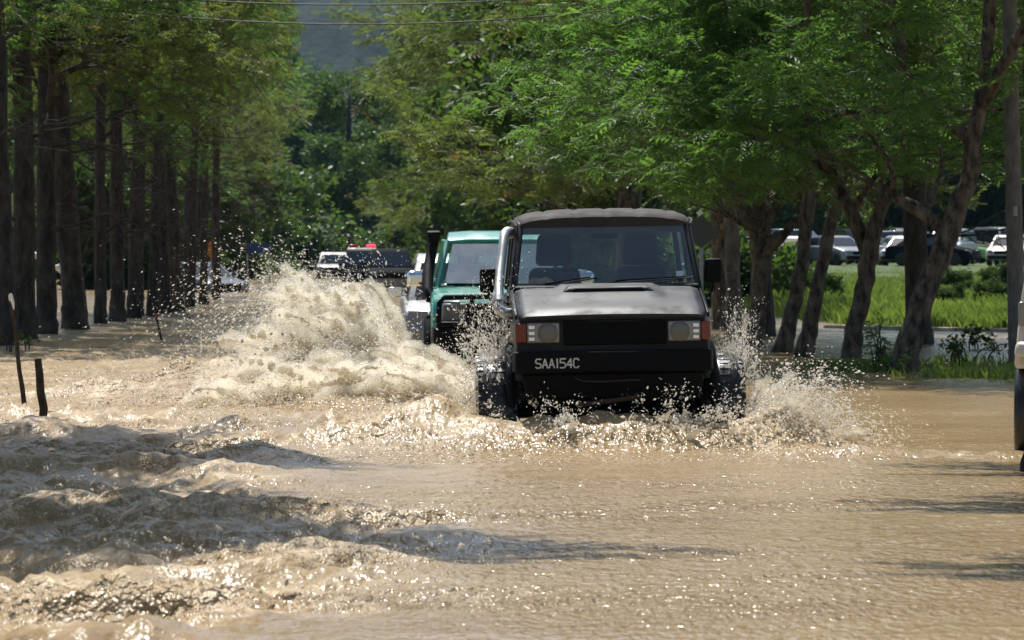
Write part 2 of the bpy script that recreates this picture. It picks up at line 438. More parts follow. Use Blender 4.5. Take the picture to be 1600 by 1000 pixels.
# ---- the flood: one sheet of muddy water with real waves
JEEP = Vector((0.838, 31.4, 0.0))
EDGE_D = np.array([8, 12, 16.1, 18.5, 20.8, 24.5, 29.5, 32.5, 40, 46, 60, 90])
EDGE_X = np.array([-1.6, -1.5, -1.2, -0.5, -0.1, -0.9, -1.7, -2.1, -2.6, -2.6, -3.2, -4.0])
def bump2(x, d, cx, cd, rx, rd):
    return np.exp(-(((x - cx) / rx) ** 2 + ((d - cd) / rd) ** 2))
def water_z(x, d):
    """height and foam of the flood surface"""
    edge = np.interp(d, EDGE_D, EDGE_X) + 0.25 * noise2(d * 0.9, x * 0.3)
    left = smooth(0.5, -1.1, x - edge) * smooth(95, 60, d)
    fade = smooth(150, 40, d)
    # small ripples everywhere, longer across the stream
    z = 0.010 * fbm(x * 1.5, d * 1.1 + 4, 3) * fade + 0.0045 * fbm(x * 6.1 + 3, d * 4.0, 2) * smooth(60, 30, d)
    z = z + 0.012 * noise2(x * 0.25 + 9, d * 0.55) * fade
    # wind-rows on the right behind the jeep
    z = z + 0.022 * noise2(x * 0.22 + 31, d * 0.75) * smooth(0.5, 3, x) * smooth(29, 34, d) * smooth(60, 44, d)
    # broken water on the left: overfalls running down towards the road
    wx, wd = x + 0.35 * fbm(x * 0.8, d * 0.8, 2), d + 0.45 * fbm(x * 0.7 + 5, d * 0.7, 2)
    bil = 1.08 - np.sqrt(fbm(wx * 0.5, wd * 0.55, 3, 0.45) ** 2 + 0.03)
    chop = (np.clip(bil, 0, 1) ** 2 - 0.55) * 0.10 + 0.06 * fbm(wx * 2.1, wd * 1.6, 4, 0.64)
    ridge = 0.06 * np.sin(wd * 2 * np.pi / 4.4 + 0.35 * x) + 0.03 * np.sin(wd * 2 * np.pi / 1.9 + x)
    amp = left * (0.55 + 0.45 * smooth(45, 25, d))
    z = z + amp * (chop + ridge * smooth(40, 30, d))
    foam = left * smooth(0.01, 0.12, chop + 0.5 * ridge + 0.05 * fbm(x * 3, d * 2.5, 3))
    z = z + left * 0.014 * fbm(x * 6.3 + 2, d * 4.6, 3, 0.6)
    # single standing waves
    for px, py, w, h, rd in ((400, 722, 0.42, 0.16, 0.45), (285, 608, 0.55, 0.26, 0.6), (340, 690, 0.40, 0.17, 0.4), (150, 618, 0.5, 0.17, 0.5),
                             (130, 712, 1.3, 0.10, 0.35), (230, 1000, 0.3, 0.12, 0.3), (560, 905, 0.5, 0.06, 0.3), (60, 690, 0.6, 0.13, 0.4)):
        g = ground(px, py)
        bb = bump2(x, d, g.x, g.y, w, rd)
        z = z + h * bb * (1 + 0.45 * fbm(x * 3.2, d * 2.2, 3))
    for px, py, w, rd, a in ((340, 672, 0.45, 0.6, 0.9), (150, 612, 0.5, 1.0, 0.9), (500, 655, 1.4, 1.6, 0.6), (60, 650, 0.8, 2.0, 0.5), (700, 690, 0.9, 1.0, 0.8),
                             (430, 700, 0.9, 0.6, 0.5), (200, 560, 1.6, 4, 0.45), (560, 600, 1.8, 4, 0.7), (1240, 705, 0.7, 0.7, 0.8), (1480, 712, 1.0, 0.5, 0.35),
                             (250, 935, 1.4, 0.75, 0.95), (300, 798, 1.6, 0.45, 0.8), (600, 815, 0.8, 0.4, 0.6), (120, 655, 1.2, 0.8, 0.6), (520, 700, 1.0, 0.5, 0.5)):  # crest foam, its cream laid on thicker to brighten the sunlit bands
        g = ground(px, py)
        bb = bump2(x, d, g.x, g.y, w, rd)
        foam = np.maximum(foam, a * bb * smooth(-0.35, 0.45, fbm(x * 2.6 + px, d * 1.8, 4, 0.65)))
        z = z + 0.07 * bb * fbm(x * 2.3 + 8, d * 1.7, 4, 0.62)
    # bow wave of the jeep and the wash off its wheels
    rough = 1 + 0.75 * fbm(x * 3.3, d * 2.4 + 40, 4, 0.6)
    j = 0.31 * bump2(x, d, JEEP.x, JEEP.y - 0.3, 1.1, 0.5) + 0.30 * bump2(x, d, JEEP.x + 1.45, JEEP.y + 0.2, 0.42, 0.7) \
        + 0.32 * bump2(x, d, JEEP.x - 1.55, JEEP.y + 0.4, 0.62, 0.8) + 0.10 * bump2(x, d, JEEP.x - 2.3, JEEP.y + 0.4, 0.9, 0.8)
    z = z + j * (0.75 + 0.25 * rough)
    foam = np.maximum(foam, np.clip(j * 3.2, 0, 1) * smooth(-0.2, 0.5, fbm(x * 3 + 3, d * 2.2, 4, 0.62)) * smooth(0.2, 0.75, np.abs(x - JEEP.x)))
    # wake piled up behind, off the green truck and the jeep's rear wheel
    k = 0.36 * bump2(x, d, -1.15, 39.6, 1.15, 0.9) + 0.42 * bump2(x, d, -2.2, 45.0, 1.1, 1.6) + 0.2 * bump2(x, d, -3.3, 42.0, 0.9, 2.0)
    z = z + k * (0.6 + 0.25 * rough)
    foam = np.maximum(foam, np.clip(k * 3.0, 0, 1) * smooth(-0.5, 0.4, fbm(x * 2.2 + 3, d * 1.6, 4, 0.62)))
    churn = np.clip(left + 4 * j + 3 * k, 0, 1)
    return z, np.clip(foam, 0, 1), churn

xs = lines((-500, -60, 40), (-60, -20, 2), (-20, -7, 0.3), (-7, 7, 0.06), (7, 20, 0.25), (20, 60, 2), (60, 400, 40))
ys = lines((-120, 0, 8), (0, 12, 0.5), (12, 48, lambda d: max(0.045, 0.0026 * d)), (48, 150, lambda d: 0.008 * d), (150, 420, 6))
X, Y, Fq = tensor_grid(xs, ys)
Z, FO, LE = water_z(X, Y)
me = np_mesh('flood_water', np.stack([X.ravel(), Y.ravel(), Z.ravel()], 1), Fq, True)
a = me.attributes.new('foam', 'FLOAT', 'POINT'); a.data.foreach_set('value', FO.ravel().astype(np.float32))
a = me.attributes.new('churn', 'FLOAT', 'POINT'); a.data.foreach_set('value', LE.ravel().astype(np.float32))
RU = 1 - 0.62 * smooth(0.6, 3.4, X - 0.06 * (Y - 20)) * smooth(10, 18, Y)
a = me.attributes.new('ruffle', 'FLOAT', 'POINT'); a.data.foreach_set('value', RU.ravel().astype(np.float32))
m, nt, b = new_mat('muddy_water')
tc = N(nt, 'ShaderNodeTexCoord')
at = N(nt, 'ShaderNodeAttribute', attribute_name='foam')
def tex(scale, detail, stretch=(1, 1, 1), rough=0.6):
    mp = N(nt, 'ShaderNodeMapping'); mp.inputs['Scale'].default_value = stretch
    nt.links.new(tc.outputs['Object'], mp.inputs['Vector'])
    n = N(nt, 'ShaderNodeTexNoise'); n.inputs['Scale'].default_value = scale
    n.inputs['Detail'].default_value = detail; n.inputs['Roughness'].default_value = rough
    nt.links.new(mp.outputs['Vector'], n.inputs['Vector'])
    return n
big = tex(0.5, 5, (0.6, 1, 1))
rb = N(nt, 'ShaderNodeValToRGB')
rb.color_ramp.elements[0].position = 0.3; rb.color_ramp.elements[0].color = (0.31, 0.205, 0.098, 1)
rb.color_ramp.elements[1].position = 0.7; rb.color_ramp.elements[1].color = (0.40, 0.29, 0.155, 1)
nt.links.new(big.outputs['Fac'], rb.inputs['Fac'])
fine = tex(9.0, 6, (1, 0.8, 1), 0.7)
fr_ = N(nt, 'ShaderNodeMapRange'); fr_.inputs['From Min'].default_value = 0.36; fr_.inputs['From Max'].default_value = 0.64
nt.links.new(fine.outputs['Fac'], fr_.inputs['Value'])
fm = N(nt, 'ShaderNodeMath', operation='MULTIPLY'); nt.links.new(at.outputs['Fac'], fm.inputs[0]); nt.links.new(fr_.outputs['Result'], fm.inputs[1])
cm = N(nt, 'ShaderNodeMix', data_type='RGBA'); nt.links.new(fm.outputs[0], cm.inputs['Factor'])
nt.links.new(rb.outputs['Color'], cm.inputs['A']); cm.inputs['B'].default_value = (0.70, 0.56, 0.37, 1)
nt.links.new(cm.outputs['Result'], b.inputs['Base Color'])
rr = N(nt, 'ShaderNodeMapRange'); rr.inputs['To Min'].default_value = 0.15; rr.inputs['To Max'].default_value = 0.5
nt.links.new(fm.outputs[0], rr.inputs['Value'])
ch = N(nt, 'ShaderNodeAttribute', attribute_name='churn')
ra_ = N(nt, 'ShaderNodeMath', operation='MULTIPLY_ADD'); ra_.inputs[1].default_value = 0.17
nt.links.new(ch.outputs['Fac'], ra_.inputs[0]); nt.links.new(rr.outputs['Result'], ra_.inputs[2])
nt.links.new(ra_.outputs[0], b.inputs['Roughness'])
sl = N(nt, 'ShaderNodeMapRange'); sl.inputs['To Min'].default_value = 0.5; sl.inputs['To Max'].default_value = 0.25
nt.links.new(ch.outputs['Fac'], sl.inputs['Value']); nt.links.new(sl.outputs['Result'], b.inputs['Specular IOR Level'])
b.inputs['IOR'].default_value = 1.33
w1, w2 = tex(6.0, 3, (1, 0.75, 1)), tex(17.0, 2, (1, 0.4, 1), 0.5)
b1 = N(nt, 'ShaderNodeBump'); b1.inputs['Strength'].default_value = 1.0; b1.inputs['Distance'].default_value = 0.035
b2 = N(nt, 'ShaderNodeBump'); b2.inputs['Strength'].default_value = 1.0; b2.inputs['Distance'].default_value = 0.125
nt.links.new(w1.outputs['Fac'], b1.inputs['Height']); nt.links.new(w2.outputs['Fac'], b2.inputs['Height'])
nt.links.new(b1.outputs['Normal'], b2.inputs['Normal']); nt.links.new(b2.outputs['Normal'], b.inputs['Normal'])
calm = tex(0.42, 4, (0.45, 1.25, 1), 0.55)
cr_ = N(nt, 'ShaderNodeMapRange'); cr_.inputs['From Min'].default_value = 0.40; cr_.inputs['From Max'].default_value = 0.60
cr_.inputs['To Min'].default_value = 0.16; cr_.inputs['To Max'].default_value = 1.0
rf = N(nt, 'ShaderNodeAttribute', attribute_name='ruffle')
rm = N(nt, 'ShaderNodeMath', operation='MULTIPLY')
nt.links.new(calm.outputs['Fac'], cr_.inputs['Value']); nt.links.new(cr_.outputs['Result'], rm.inputs[0]); nt.links.new(rf.outputs['Fac'], rm.inputs[1])
nt.links.new(rm.outputs[0], b2.inputs['Strength'])
tag(link_mesh('flood_water', me, m), kind='structure')

# ---- wooded hill far behind the end of the road
xs = lines((-2400, -500, 60), (-500, 300, 6), (300, 2400, 60))
ys = lines((1100, 1700, 12), (1700, 2800, 60))
X, Y, Fq = tensor_grid(xs, ys)
Z = 330 * smooth(1050, 2300, Y) * (0.85 + 0.3 * noise2(X / 420, Y / 500)) + 30 * fbm(X / 160, Y / 160, 3)
Z += 7.5 * (1 - np.abs(noise2(X / 13, Y / 22))) + 2.5 * noise2(X / 5, Y / 7)
Z = np.where(Y < 1150, -12.0, Z - 6)
me = np_mesh('hill', np.stack([X.ravel(), Y.ravel(), Z.ravel()], 1), Fq, True)
m, nt, b = new_mat('forest_canopy')
tc = N(nt, 'ShaderNodeTexCoord'); no = N(nt, 'ShaderNodeTexNoise')
no.inputs['Scale'].default_value = 0.12; no.inputs['Detail'].default_value = 8; no.inputs['Roughness'].default_value = 0.75
nt.links.new(tc.outputs['Object'], no.inputs['Vector'])
ra = N(nt, 'ShaderNodeValToRGB')
ra.color_ramp.elements[0].position = 0.35; ra.color_ramp.elements[0].color = (0.004, 0.020, 0.014, 1)
ra.color_ramp.elements[1].position = 0.7; ra.color_ramp.elements[1].color = (0.014, 0.045, 0.026, 1)
nt.links.new(no.outputs['Fac'], ra.inputs['Fac']); nt.links.new(ra.outputs['Color'], b.inputs['Base Color'])
b.inputs['Roughness'].default_value = 0.95
bu = N(nt, 'ShaderNodeBump'); bu.inputs['Strength'].default_value = 1.0; bu.inputs['Distance'].default_value = 6
nt.links.new(no.outputs['Fac'], bu.inputs['Height']); nt.links.new(bu.outputs['Normal'], b.inputs['Normal'])
tag(link_mesh('hill', me, m), kind='structure')
# ================================================================== trees
def frond_template(rng, pairs, length, pin_len, pin_w, droop):
    """A feathery compound leaf: rachis along +X, narrow leaflets on both sides."""
    V, F = [], []
    for i in range(pairs):
        t = (i + 0.6) / pairs
        x = length * t; zc = -droop * length * t * t
        pl = pin_len * (1 - 0.55 * abs(t - 0.45) ** 1.3) * rng.uniform(0.8, 1.15)
        for sgn in (-1, 1):
            fwd = rng.uniform(0.25, 0.6)
            dx, dy, dz = pl * fwd, sgn * pl, -pl * rng.uniform(0.1, 0.5)
            n = len(V)
            V += [(x - pin_w * 0.4, 0, zc), (x + dx * 0.5 - pin_w * 0.5, dy * 0.5, zc + dz * 0.35),
                  (x + dx, dy, zc + dz), (x + dx * 0.5 + pin_w * 0.5, dy * 0.5, zc + dz * 0.35 + 0.006)]
            F.append((n, n + 1, n + 2, n + 3))
    return np.array(V), np.array(F)
def broad_template(rng, n, spread, size):
    """A clump of broad leaves."""
    V, F = [], []
    for i in range(n):
        c = np.array([rng.uniform(0, spread), rng.gauss(0, spread * 0.35), rng.gauss(0, spread * 0.3)])
        a = Vector((rng.gauss(0, 1), rng.gauss(0, 1), rng.gauss(-0.3, 0.6))).normalized()
        w = a.orthogonal().normalized()
        w = (Matrix.Rotation(rng.uniform(0, 6.28), 3, a) @ w)
        s = size * rng.uniform(0.6, 1.3); k = len(V)
        V += [tuple(c), tuple(c + np.array(a * s * 0.5 + w * s * 0.28)), tuple(c + np.array(a * s)), tuple(c + np.array(a * s * 0.5 - w * s * 0.28))]
        F.append((k, k + 1, k + 2, k + 3))
    return np.array(V), np.array(F)
_r = random.Random(5)
FEATHER = [frond_template(_r, 5, _r.uniform(0.2, 0.32), 0.10, 0.036, _r.uniform(0.0, 0.35)) for _ in range(8)]
BROAD = [broad_template(_r, 12, 0.42, 0.19) for _ in range(6)]
COARSE = [broad_template(_r, 12, 0.9, 0.34) for _ in range(6)]

def rot_to(dirs, rolls):
    """rotation matrices taking +X to dirs with a roll"""
    d = dirs / np.linalg.norm(dirs, axis=1, keepdims=True)
    up = np.tile(np.array([0, 0, 1.0]), (len(d), 1))
    s = np.cross(up, d); ln = np.linalg.norm(s, axis=1, keepdims=True)
    s = np.where(ln < 1e-4, np.array([[0, 1.0, 0]]), s / np.maximum(ln, 1e-4))
    u = np.cross(d, s)
    c, sn = np.cos(rolls)[:, None], np.sin(rolls)[:, None]
    s2, u2 = s * c + u * sn, u * c - s * sn
    return np.stack([d, s2, u2], 2)
def leaves_mesh(name, templates, P, D, S, rng, tint_mu=0.45):
    P, D, S = np.array(P), np.array(D), np.array(S)
    nr = np.random.RandomState(rng.randrange(10 ** 6))
    which = nr.randint(0, len(templates), len(P))
    Rm = rot_to(D, nr.uniform(-0.6, 0.6, len(P)))
    Vs, Fs, Ts, off = [], [], [], 0
    tint = np.clip(nr.normal(tint_mu, 0.24, len(P)), 0, 0.88)
    # neighbouring sprays share a hue, a few are dry
    tint = np.clip(0.5 * tint + 0.5 * np.clip(tint_mu + 0.5 * noise2(P[:, 0] * 0.9 + P[:, 2], P[:, 1] * 0.9), 0, 0.9), 0, 0.88)
    tint = np.where(nr.rand(len(P)) < 0.035, 1.0, tint)
    for k, (tv, tf) in enumerate(templates):
        sel = np.where(which == k)[0]
        if not len(sel): continue
        v = np.einsum('nij,mj->nmi', Rm[sel], tv) * S[sel][:, None, None] + P[sel][:, None, :]
        Vs.append(v.reshape(-1, 3))
        Fs.append((tf[None] + (np.arange(len(sel)) * len(tv))[:, None, None]).reshape(-1, 4) + off)
        Ts.append(np.repeat(tint[sel], len(tv)))
        off += len(sel) * len(tv)
    me = np_mesh(name, np.concatenate(Vs), np.concatenate(Fs), False)
    a = me.attributes.new('tint', 'FLOAT', 'POINT')
    a.data.foreach_set('value', np.concatenate(Ts).astype(np.float32))
    return me

def bend(rng, v, amt):
    return (v + Vector((rng.gauss(0, amt), rng.gauss(0, amt), rng.gauss(0, amt)))).normalized()
def grow_tree(seed, trunk, limbs, twig_fronds=14, templates=FEATHER, l2=5, l3=5, flat=0.35, sizes=(1.9, 1.05), fsize=1.0, tint=0.45, bark='bark_dark', leaf='leaf_olive', sides=10, zmin=None, bare=0.0, dead=()):
    """trunk: [(x,y,z,r)...]; limbs: [(start index float along the trunk, direction, length, r)] or polylines.
    Returns the trunk-and-limb mesh and the crown mesh."""
    rng = random.Random(seed)
    wood = MB()
    tp = [Vector(p[:3]) for p in trunk]; tr = [p[3] for p in trunk]
    # resample trunk with slight knobbliness
    pts, rad = [], []
    for i in range(len(tp) - 1):
        for k in range(4):
            t = k / 4
            pts.append(tp[i].lerp(tp[i + 1], t) + Vector((rng.gauss(0, 0.012), rng.gauss(0, 0.012), 0)))
            rad.append((tr[i] * (1 - t) + tr[i + 1] * t) * rng.uniform(0.93, 1.07))
    pts.append(tp[-1]); rad.append(tr[-1])
    wood.tube(pts, rad, sides)
    P, D, S = [], [], []
    def leafy(pts_, n, scale=1.0):
        for q in range(n):
            t = rng.uniform(0.15, 1.0) * (len(pts_) - 1)
            i = min(int(t), len(pts_) - 2)
            p = pts_[i].lerp(pts_[i + 1], t - i)
            ax = (pts_[i + 1] - pts_[i]).normalized()
            d = bend(rng, ax * 0.4, 0.7)
            d.z = d.z * 0.45 - 0.02
            p = p + Vector((rng.gauss(0, 0.10), rng.gauss(0, 0.10), rng.gauss(0, 0.05)))
            if zmin is not None and p.z < zmin: continue
            P.append(tuple(p)); D.append(tuple(d)); S.append(rng.uniform(0.75, 1.25) * fsize * scale)
    def branch(p0, d, length, r0, level, dry=False):
        n = 5 if level < 3 else 3
        ps, rs = [p0.copy()], [r0]
        p, dd = p0.copy(), d.copy()
        for i in range(n):
            dd = bend(rng, dd, 0.13 if level < 2 else 0.2)
            dd.z += (-0.02 if level == 1 else -0.035) * (1 + flat)
            if not dry and zmin is not None and p.z < zmin + 0.5 and dd.z < 0.25: dd.z += 0.3
            dd.normalize()
            p = p + dd * (length / n)
            ps.append(p.copy()); rs.append(max(r0 * (1 - 0.75 * (i + 1) / n), 0.006))
        wood.tube(ps, rs, 6 if level < 2 else (4 if level < 3 else 3), cap=level < 2)
        if level == 3:
            if not dry and rng.random() >= bare: leafy(ps, twig_fronds)
            return
        cnt = l2 if level == 1 else l3
        for c in range(cnt):
            t = (0.3 + 0.7 * (c + rng.random() * 0.6) / cnt) * n
            i = min(int(t), n - 1)
            q = ps[i].lerp(ps[i + 1], min(t - i, 1.0))
            ax = (ps[i + 1] - ps[i]).normalized()
            side = ax.cross(Vector((0, 0, 1)))
            side = side.normalized() if side.length > 0.1 else Vector((1, 0, 0))
            sg = 1 if c % 2 else -1
            nd = (ax * rng.uniform(0.5, 1.0) + side * sg * rng.uniform(0.5, 1.0) + Vector((0, 0, rng.uniform(-0.15, 0.45)))).normalized()
            branch(q, nd, sizes[level - 1] * rng.uniform(0.7, 1.25), max(rs[i] * 0.55, 0.008), level + 1, dry)
        branch(ps[-1], dd, sizes[level - 1] * 0.8, max(rs[-1], 0.008), level + 1, dry)
    for t, d, L, r in dead:
        i = min(int(t), len(tp) - 2)
        branch(tp[i].lerp(tp[i + 1], t - i), Vector(d).normalized(), L, r, 1, True)
    for lb in limbs:
        if isinstance(lb[0], (int, float)):
            t, d, L, r = lb
            i = min(int(t), len(tp) - 2)
            branch(tp[i].lerp(tp[i + 1], t - i), Vector(d).normalized(), L, r, 1)
        else:                                  # a drawn limb: polyline with radii, then children at its end
            q = [Vector(a[:3]) for a in lb]; rr_ = [a[3] for a in lb]
            wood.tube(q, rr_, 8)
            for k in range(1, len(q)):
                for c in range(1 if k < len(q) - 1 else 2):
                    d = (q[k] - q[k - 1]).normalized()
                    d = (d * 0.7 + Vector((rng.gauss(0, 0.7), rng.gauss(0, 0.7), rng.uniform(-0.1, 0.5)))).normalized()
                    branch(q[k], d, rng.uniform(1.2, 2.2), rr_[k] * 0.6, 1)
    mb = bpy.data.meshes.new('trunk')
    mb.from_pydata(wood.v, [], wood.f); mb.update()
    mb.polygons.foreach_set('use_smooth', [True] * len(mb.polygons))
    mb.materials.append(M[bark])
    mc = leaves_mesh('crown', templates, P, D, S, rng, tint)
    mc.materials.append(M[leaf])
    return mb, mc
def ring_limbs(rng, n, t0, t1, length, r, up=(0.15, 0.6), az0=0.0):
    out = []
    for i in range(n):
        a = az0 + 2 * math.pi * (i + rng.uniform(-0.3, 0.3)) / n * 1.0 + (i // 5) * 0.6
        u = rng.uniform(*up)
        out.append((t0 + (t1 - t0) * i / max(n - 1, 1), (math.cos(a), math.sin(a), u), length * rng.uniform(0.75, 1.2), r * rng.uniform(0.7, 1.1)))
    return out
def std_trunk(rng, h, r, lean=0.15):
    lx, ly = rng.uniform(-lean, lean), rng.uniform(-lean, lean)
    return [(0, 0, -0.6, r * 1.5), (0, 0, 0.05, r * 1.25), (lx * 0.1, ly * 0.1, 0.5, r * 1.02), (lx * 0.4, ly * 0.4, h * 0.33, r * 0.92),
            (lx, ly, h * 0.6, r * 0.75), (lx * 1.5, ly * 1.5, h, r * 0.28)]
TREE_N = 0
def plant(name, label, cat, meshes, loc, rz, scale=1.0, group=None, sz=None):
    t = thing(name, label, cat, loc, (0, 0, rz), group)
    t.scale = (scale, scale, sz or scale)
    for nm, me_ in zip(('trunk', 'crown'), meshes):
        o = bpy.data.objects.new(nm, me_); C.objects.link(o); o.parent = t
    return t

# ---- shared kinds ------------------------------------------------------------
KIND = {}
rr = random.Random(150)     # high-crowned near tree
KIND['shade', 0] = grow_tree(150, std_trunk(rr, 9, 0.24, 0.3), ring_limbs(rr, 13, 4.0, 4.9, 2.0, 0.08, (0.1, 0.5)), zmin=5.2,
                             twig_fronds=12, l2=5, l3=4, leaf='leaf_olive', bark='bark_dark', fsize=1.7, sizes=(1.2, 0.8))
for k in range(3):          # roadside trees with tall straight boles, fronds starting well up
    rr = random.Random(100 + k)
    KIND['roadside', k] = grow_tree(100 + k, std_trunk(rr, 9.5, 0.21, 0.35), ring_limbs(rr, 11, 3.3, 4.9, 2.5, 0.07, (0.1, 0.8)), zmin=3.3,
                                    twig_fronds=14, l2=5, l3=4, leaf='leaf_fresh' if k == 1 else 'leaf_olive', bark='bark_dark', tint=0.5, bare=0.12, dead=ring_limbs(rr, 3, 2.5, 3.6, 1.9, 0.035, (-0.1, 0.6)))
for k in range(2):          # broader olive trees behind the convoy
    rr = random.Random(200 + k)
    KIND['spreading', k] = grow_tree(200 + k, std_trunk(rr, 11, 0.26, 0.5), ring_limbs(rr, 12, 2.4, 4.9, 3.4, 0.1, (0.0, 0.6)), zmin=2.2,
                                     twig_fronds=13, l2=5, l3=4, leaf='leaf_olive', bark='bark_pale', tint=0.5, sizes=(2.2, 1.2), fsize=1.35, bare=0.08)
for k in range(2):          # dense leafy trees further back
    rr = random.Random(300 + k)
    KIND['leafy', k] = grow_tree(300 + k, std_trunk(rr, 10, 0.25, 0.4), ring_limbs(rr, 14, 0.9, 4.9, 3.0, 0.09, (-0.05, 0.6)),
                                 twig_fronds=8, l2=5, l3=4, templates=BROAD, leaf='leaf_far', bark='bark_dark', tint=0.45, sizes=(1.9, 1.1), fsize=1.3)
rr = random.Random(400)     # far broad trees, coarse clumps
KIND['far', 0] = grow_tree(400, std_trunk(rr, 11, 0.3, 0.4), ring_limbs(rr, 14, 0.7, 4.9, 3.2, 0.1, (-0.05, 0.6)),
                           twig_fronds=5, l2=5, l3=3, templates=COARSE, leaf='leaf_far', bark='bark_dark', tint=0.4, sizes=(2.0, 1.1), fsize=1.15)
rr = random.Random(500)     # thicket shrub
KIND['shrub', 0] = grow_tree(500, [(0, 0, -0.4, 0.06), (0, 0, 0.3, 0.05), (0.05, 0, 0.9, 0.04), (0.1, 0.05, 1.5, 0.02)],
                             ring_limbs(rr, 12, 0.4, 2.9, 0.9, 0.03, (0.1, 0.9)), twig_fronds=7, l2=4, l3=3, templates=BROAD, leaf='leaf_dark',
                             sizes=(0.6, 0.35), fsize=0.75, tint=0.5)

# ---- the row along the left verge ---------------------------------------------
rng = random.Random(11)
left_row = [(8, 541, 1.05), (38, 528, 1.2), (72, 521, 1.0), (118, 514, 1.55), (157, 505, 0.85), (184, 502, 1.2), (211, 497, 1.0), (238, 494, 0.9),
            (258, 489, 0.95), (277, 486, 0.9), (297, 480, 0.95), (318, 475, 0.95), (338, 468, 0.95)]
for i, (px, py, tw) in enumerate(left_row):
    p = ground(px, py)
    ORD = ['first', 'second', 'third', 'fourth', 'fifth', 'sixth', 'seventh', 'eighth', 'ninth', 'tenth']
    lab = '%s dark trunk from the stoutest one, counted towards the %s' % (ORD[abs(i - 3) - 1], 'rag-topped stake' if i < 3 else 'orange road sign')
    if tw > 1.4: lab = 'stoutest dark trunk of the flooded row left of the road, fronds high above'
    t = plant('roadside_tree', lab, 'tree', KIND['roadside', i % 3], (p.x, p.y, 0), rng.uniform(0, 6.28), 1.0, 'trees in the row left of the road')
    t.rotation_euler = (R(rng.uniform(-3, 3)), R(rng.uniform(-5, 5)), rng.uniform(0, 6.28))
    wd = (0.65 + 0.3 * tw) * (1.0 if i < 4 else rng.uniform(0.62, 0.9))
    t.scale = (wd, wd, rng.uniform(0.95, 1.15))
for i in range(6):          # the row goes on towards the end of the road
    d = 128 + i * 26
    x = -10.2 - 0.05 * (d - 120) - rng.uniform(0, 1.5)
    plant('roadside_tree', 'roadside tree further along the flooded row left of the road', 'tree', KIND[('roadside', i % 3) if i < 3 else ('leafy', i % 2)], (x, d, 0),
          rng.uniform(0, 6.28), rng.uniform(0.9, 1.15), 'trees further along the left row')
# trees of the same row nearer than the view reaches: only their shade lies on the water
for x, d, s in ((-5.6, 33.4, 0.82), (-6.3, 30.6, 0.8), (-4.6, 25.3, 0.8), (-8.0, 25.8, 0.75), (-5.6, 18.6, 0.75)):
    plant('roadside_tree', 'roadside tree beside the foreground water, its crown shading the waves', 'tree', KIND['shade', 0], (x, d, 0), 0.0, s,
          'near roadside trees that shade the foreground').scale = (s * (1.35 if x > -5 else 1.1), s * 0.78, s)
for x, d, s in ((6.6, 32.4, 0.9), (3.98, 28.3, 0.6), (3.4, 23.6, 0.55)):
    plant('roadside_tree', 'roadside tree on the right verge, shading thin streaks of the foreground water', 'tree', KIND['shade', 0], (x, d, 0), 0.0, s,
          'near verge trees that streak the foreground with shade').scale = (s * (1.5 if x > 6 else 1.3), s * 0.45, 0.8)
# second line of trees and thicket on the far side of the left verge
for i in range(16):
    d = 92 + i * 9 + rng.uniform(-3, 3)
    x = -15.5 - rng.uniform(0, 9) - 0.05 * (d - 90)
    plant('leafy_tree', 'leafy green tree rising behind the row left of the road', 'tree', KIND['leafy', i % 2] if i % 3 else KIND['spreading', 1], (x, d, 0), rng.uniform(0, 6.28),
          rng.uniform(0.85, 1.15), 'trees behind the left row')

# ---- the row right of the road, one by one --------------------------------------
def px_path(base, pts):
    """trunk polyline given in photo pixels at the depth of its foot"""
    g = ground(*base)
    out = []
    for px, py, r in pts:
        q = at_depth(px, py, g.y)
        out.append((q.x - g.x, 0.0, q.z, r * 0.84))
    return g, out
def custom_tree(label, seed, base, path, limbs, leaf='leaf_fresh', bark='bark_pale', fr=13, extra=(), up=(0.05, 0.6), L=2.3, zmin=2.35):
    g, tr = px_path(base, path)
    tr = [(tr[0][0], 0, -0.5, tr[0][3] * 1.3)] + tr
    rr_ = random.Random(seed)
    dr = []
    for lb in limbs:
        pl = []
        for k, (px, py, r, dy) in enumerate(lb):
            q = at_depth(px, py, g.y + dy)
            pl.append((q.x - g.x, dy, q.z, r))
        dr.append(pl)
    n = len(tr) - 1
    lm = ring_limbs(rr_, 7, n - 1.2, n, L, 0.06, up) + dr + list(extra)
    ms = grow_tree(seed, tr, lm, twig_fronds=fr, l2=5, l3=4, leaf=leaf, bark=bark, tint=0.5, sizes=(1.6, 0.95), zmin=zmin)
    return plant('verge_tree', label, 'tree', ms, (g.x, g.y, 0), 0)
custom_tree('leaning pale-mottled trunk forking high above the water, rightmost in the verge row', 21, (1408, 582),
            [(1408, 582, 0.25), (1418, 545, 0.205), (1448, 450, 0.175), (1482, 362, 0.17), (1512, 290, 0.145), (1528, 180, 0.12), (1545, 40, 0.10), (1550, -120, 0.07), (1540, -260, 0.05)],
            [[(1482, 362, 0.12, 0), (1440, 330, 0.10, 0.2), (1398, 308, 0.07, 0.4), (1370, 290, 0.05, 0.5)],
             [(1518, 220, 0.10, 0), (1470, 178, 0.09, 0.4), (1420, 165, 0.07, 0.8), (1340, 175, 0.05, 1.2)],
             [(1530, 170, 0.09, 0), (1590, 60, 0.07, -0.6), (1640, -40, 0.05, -1)]])
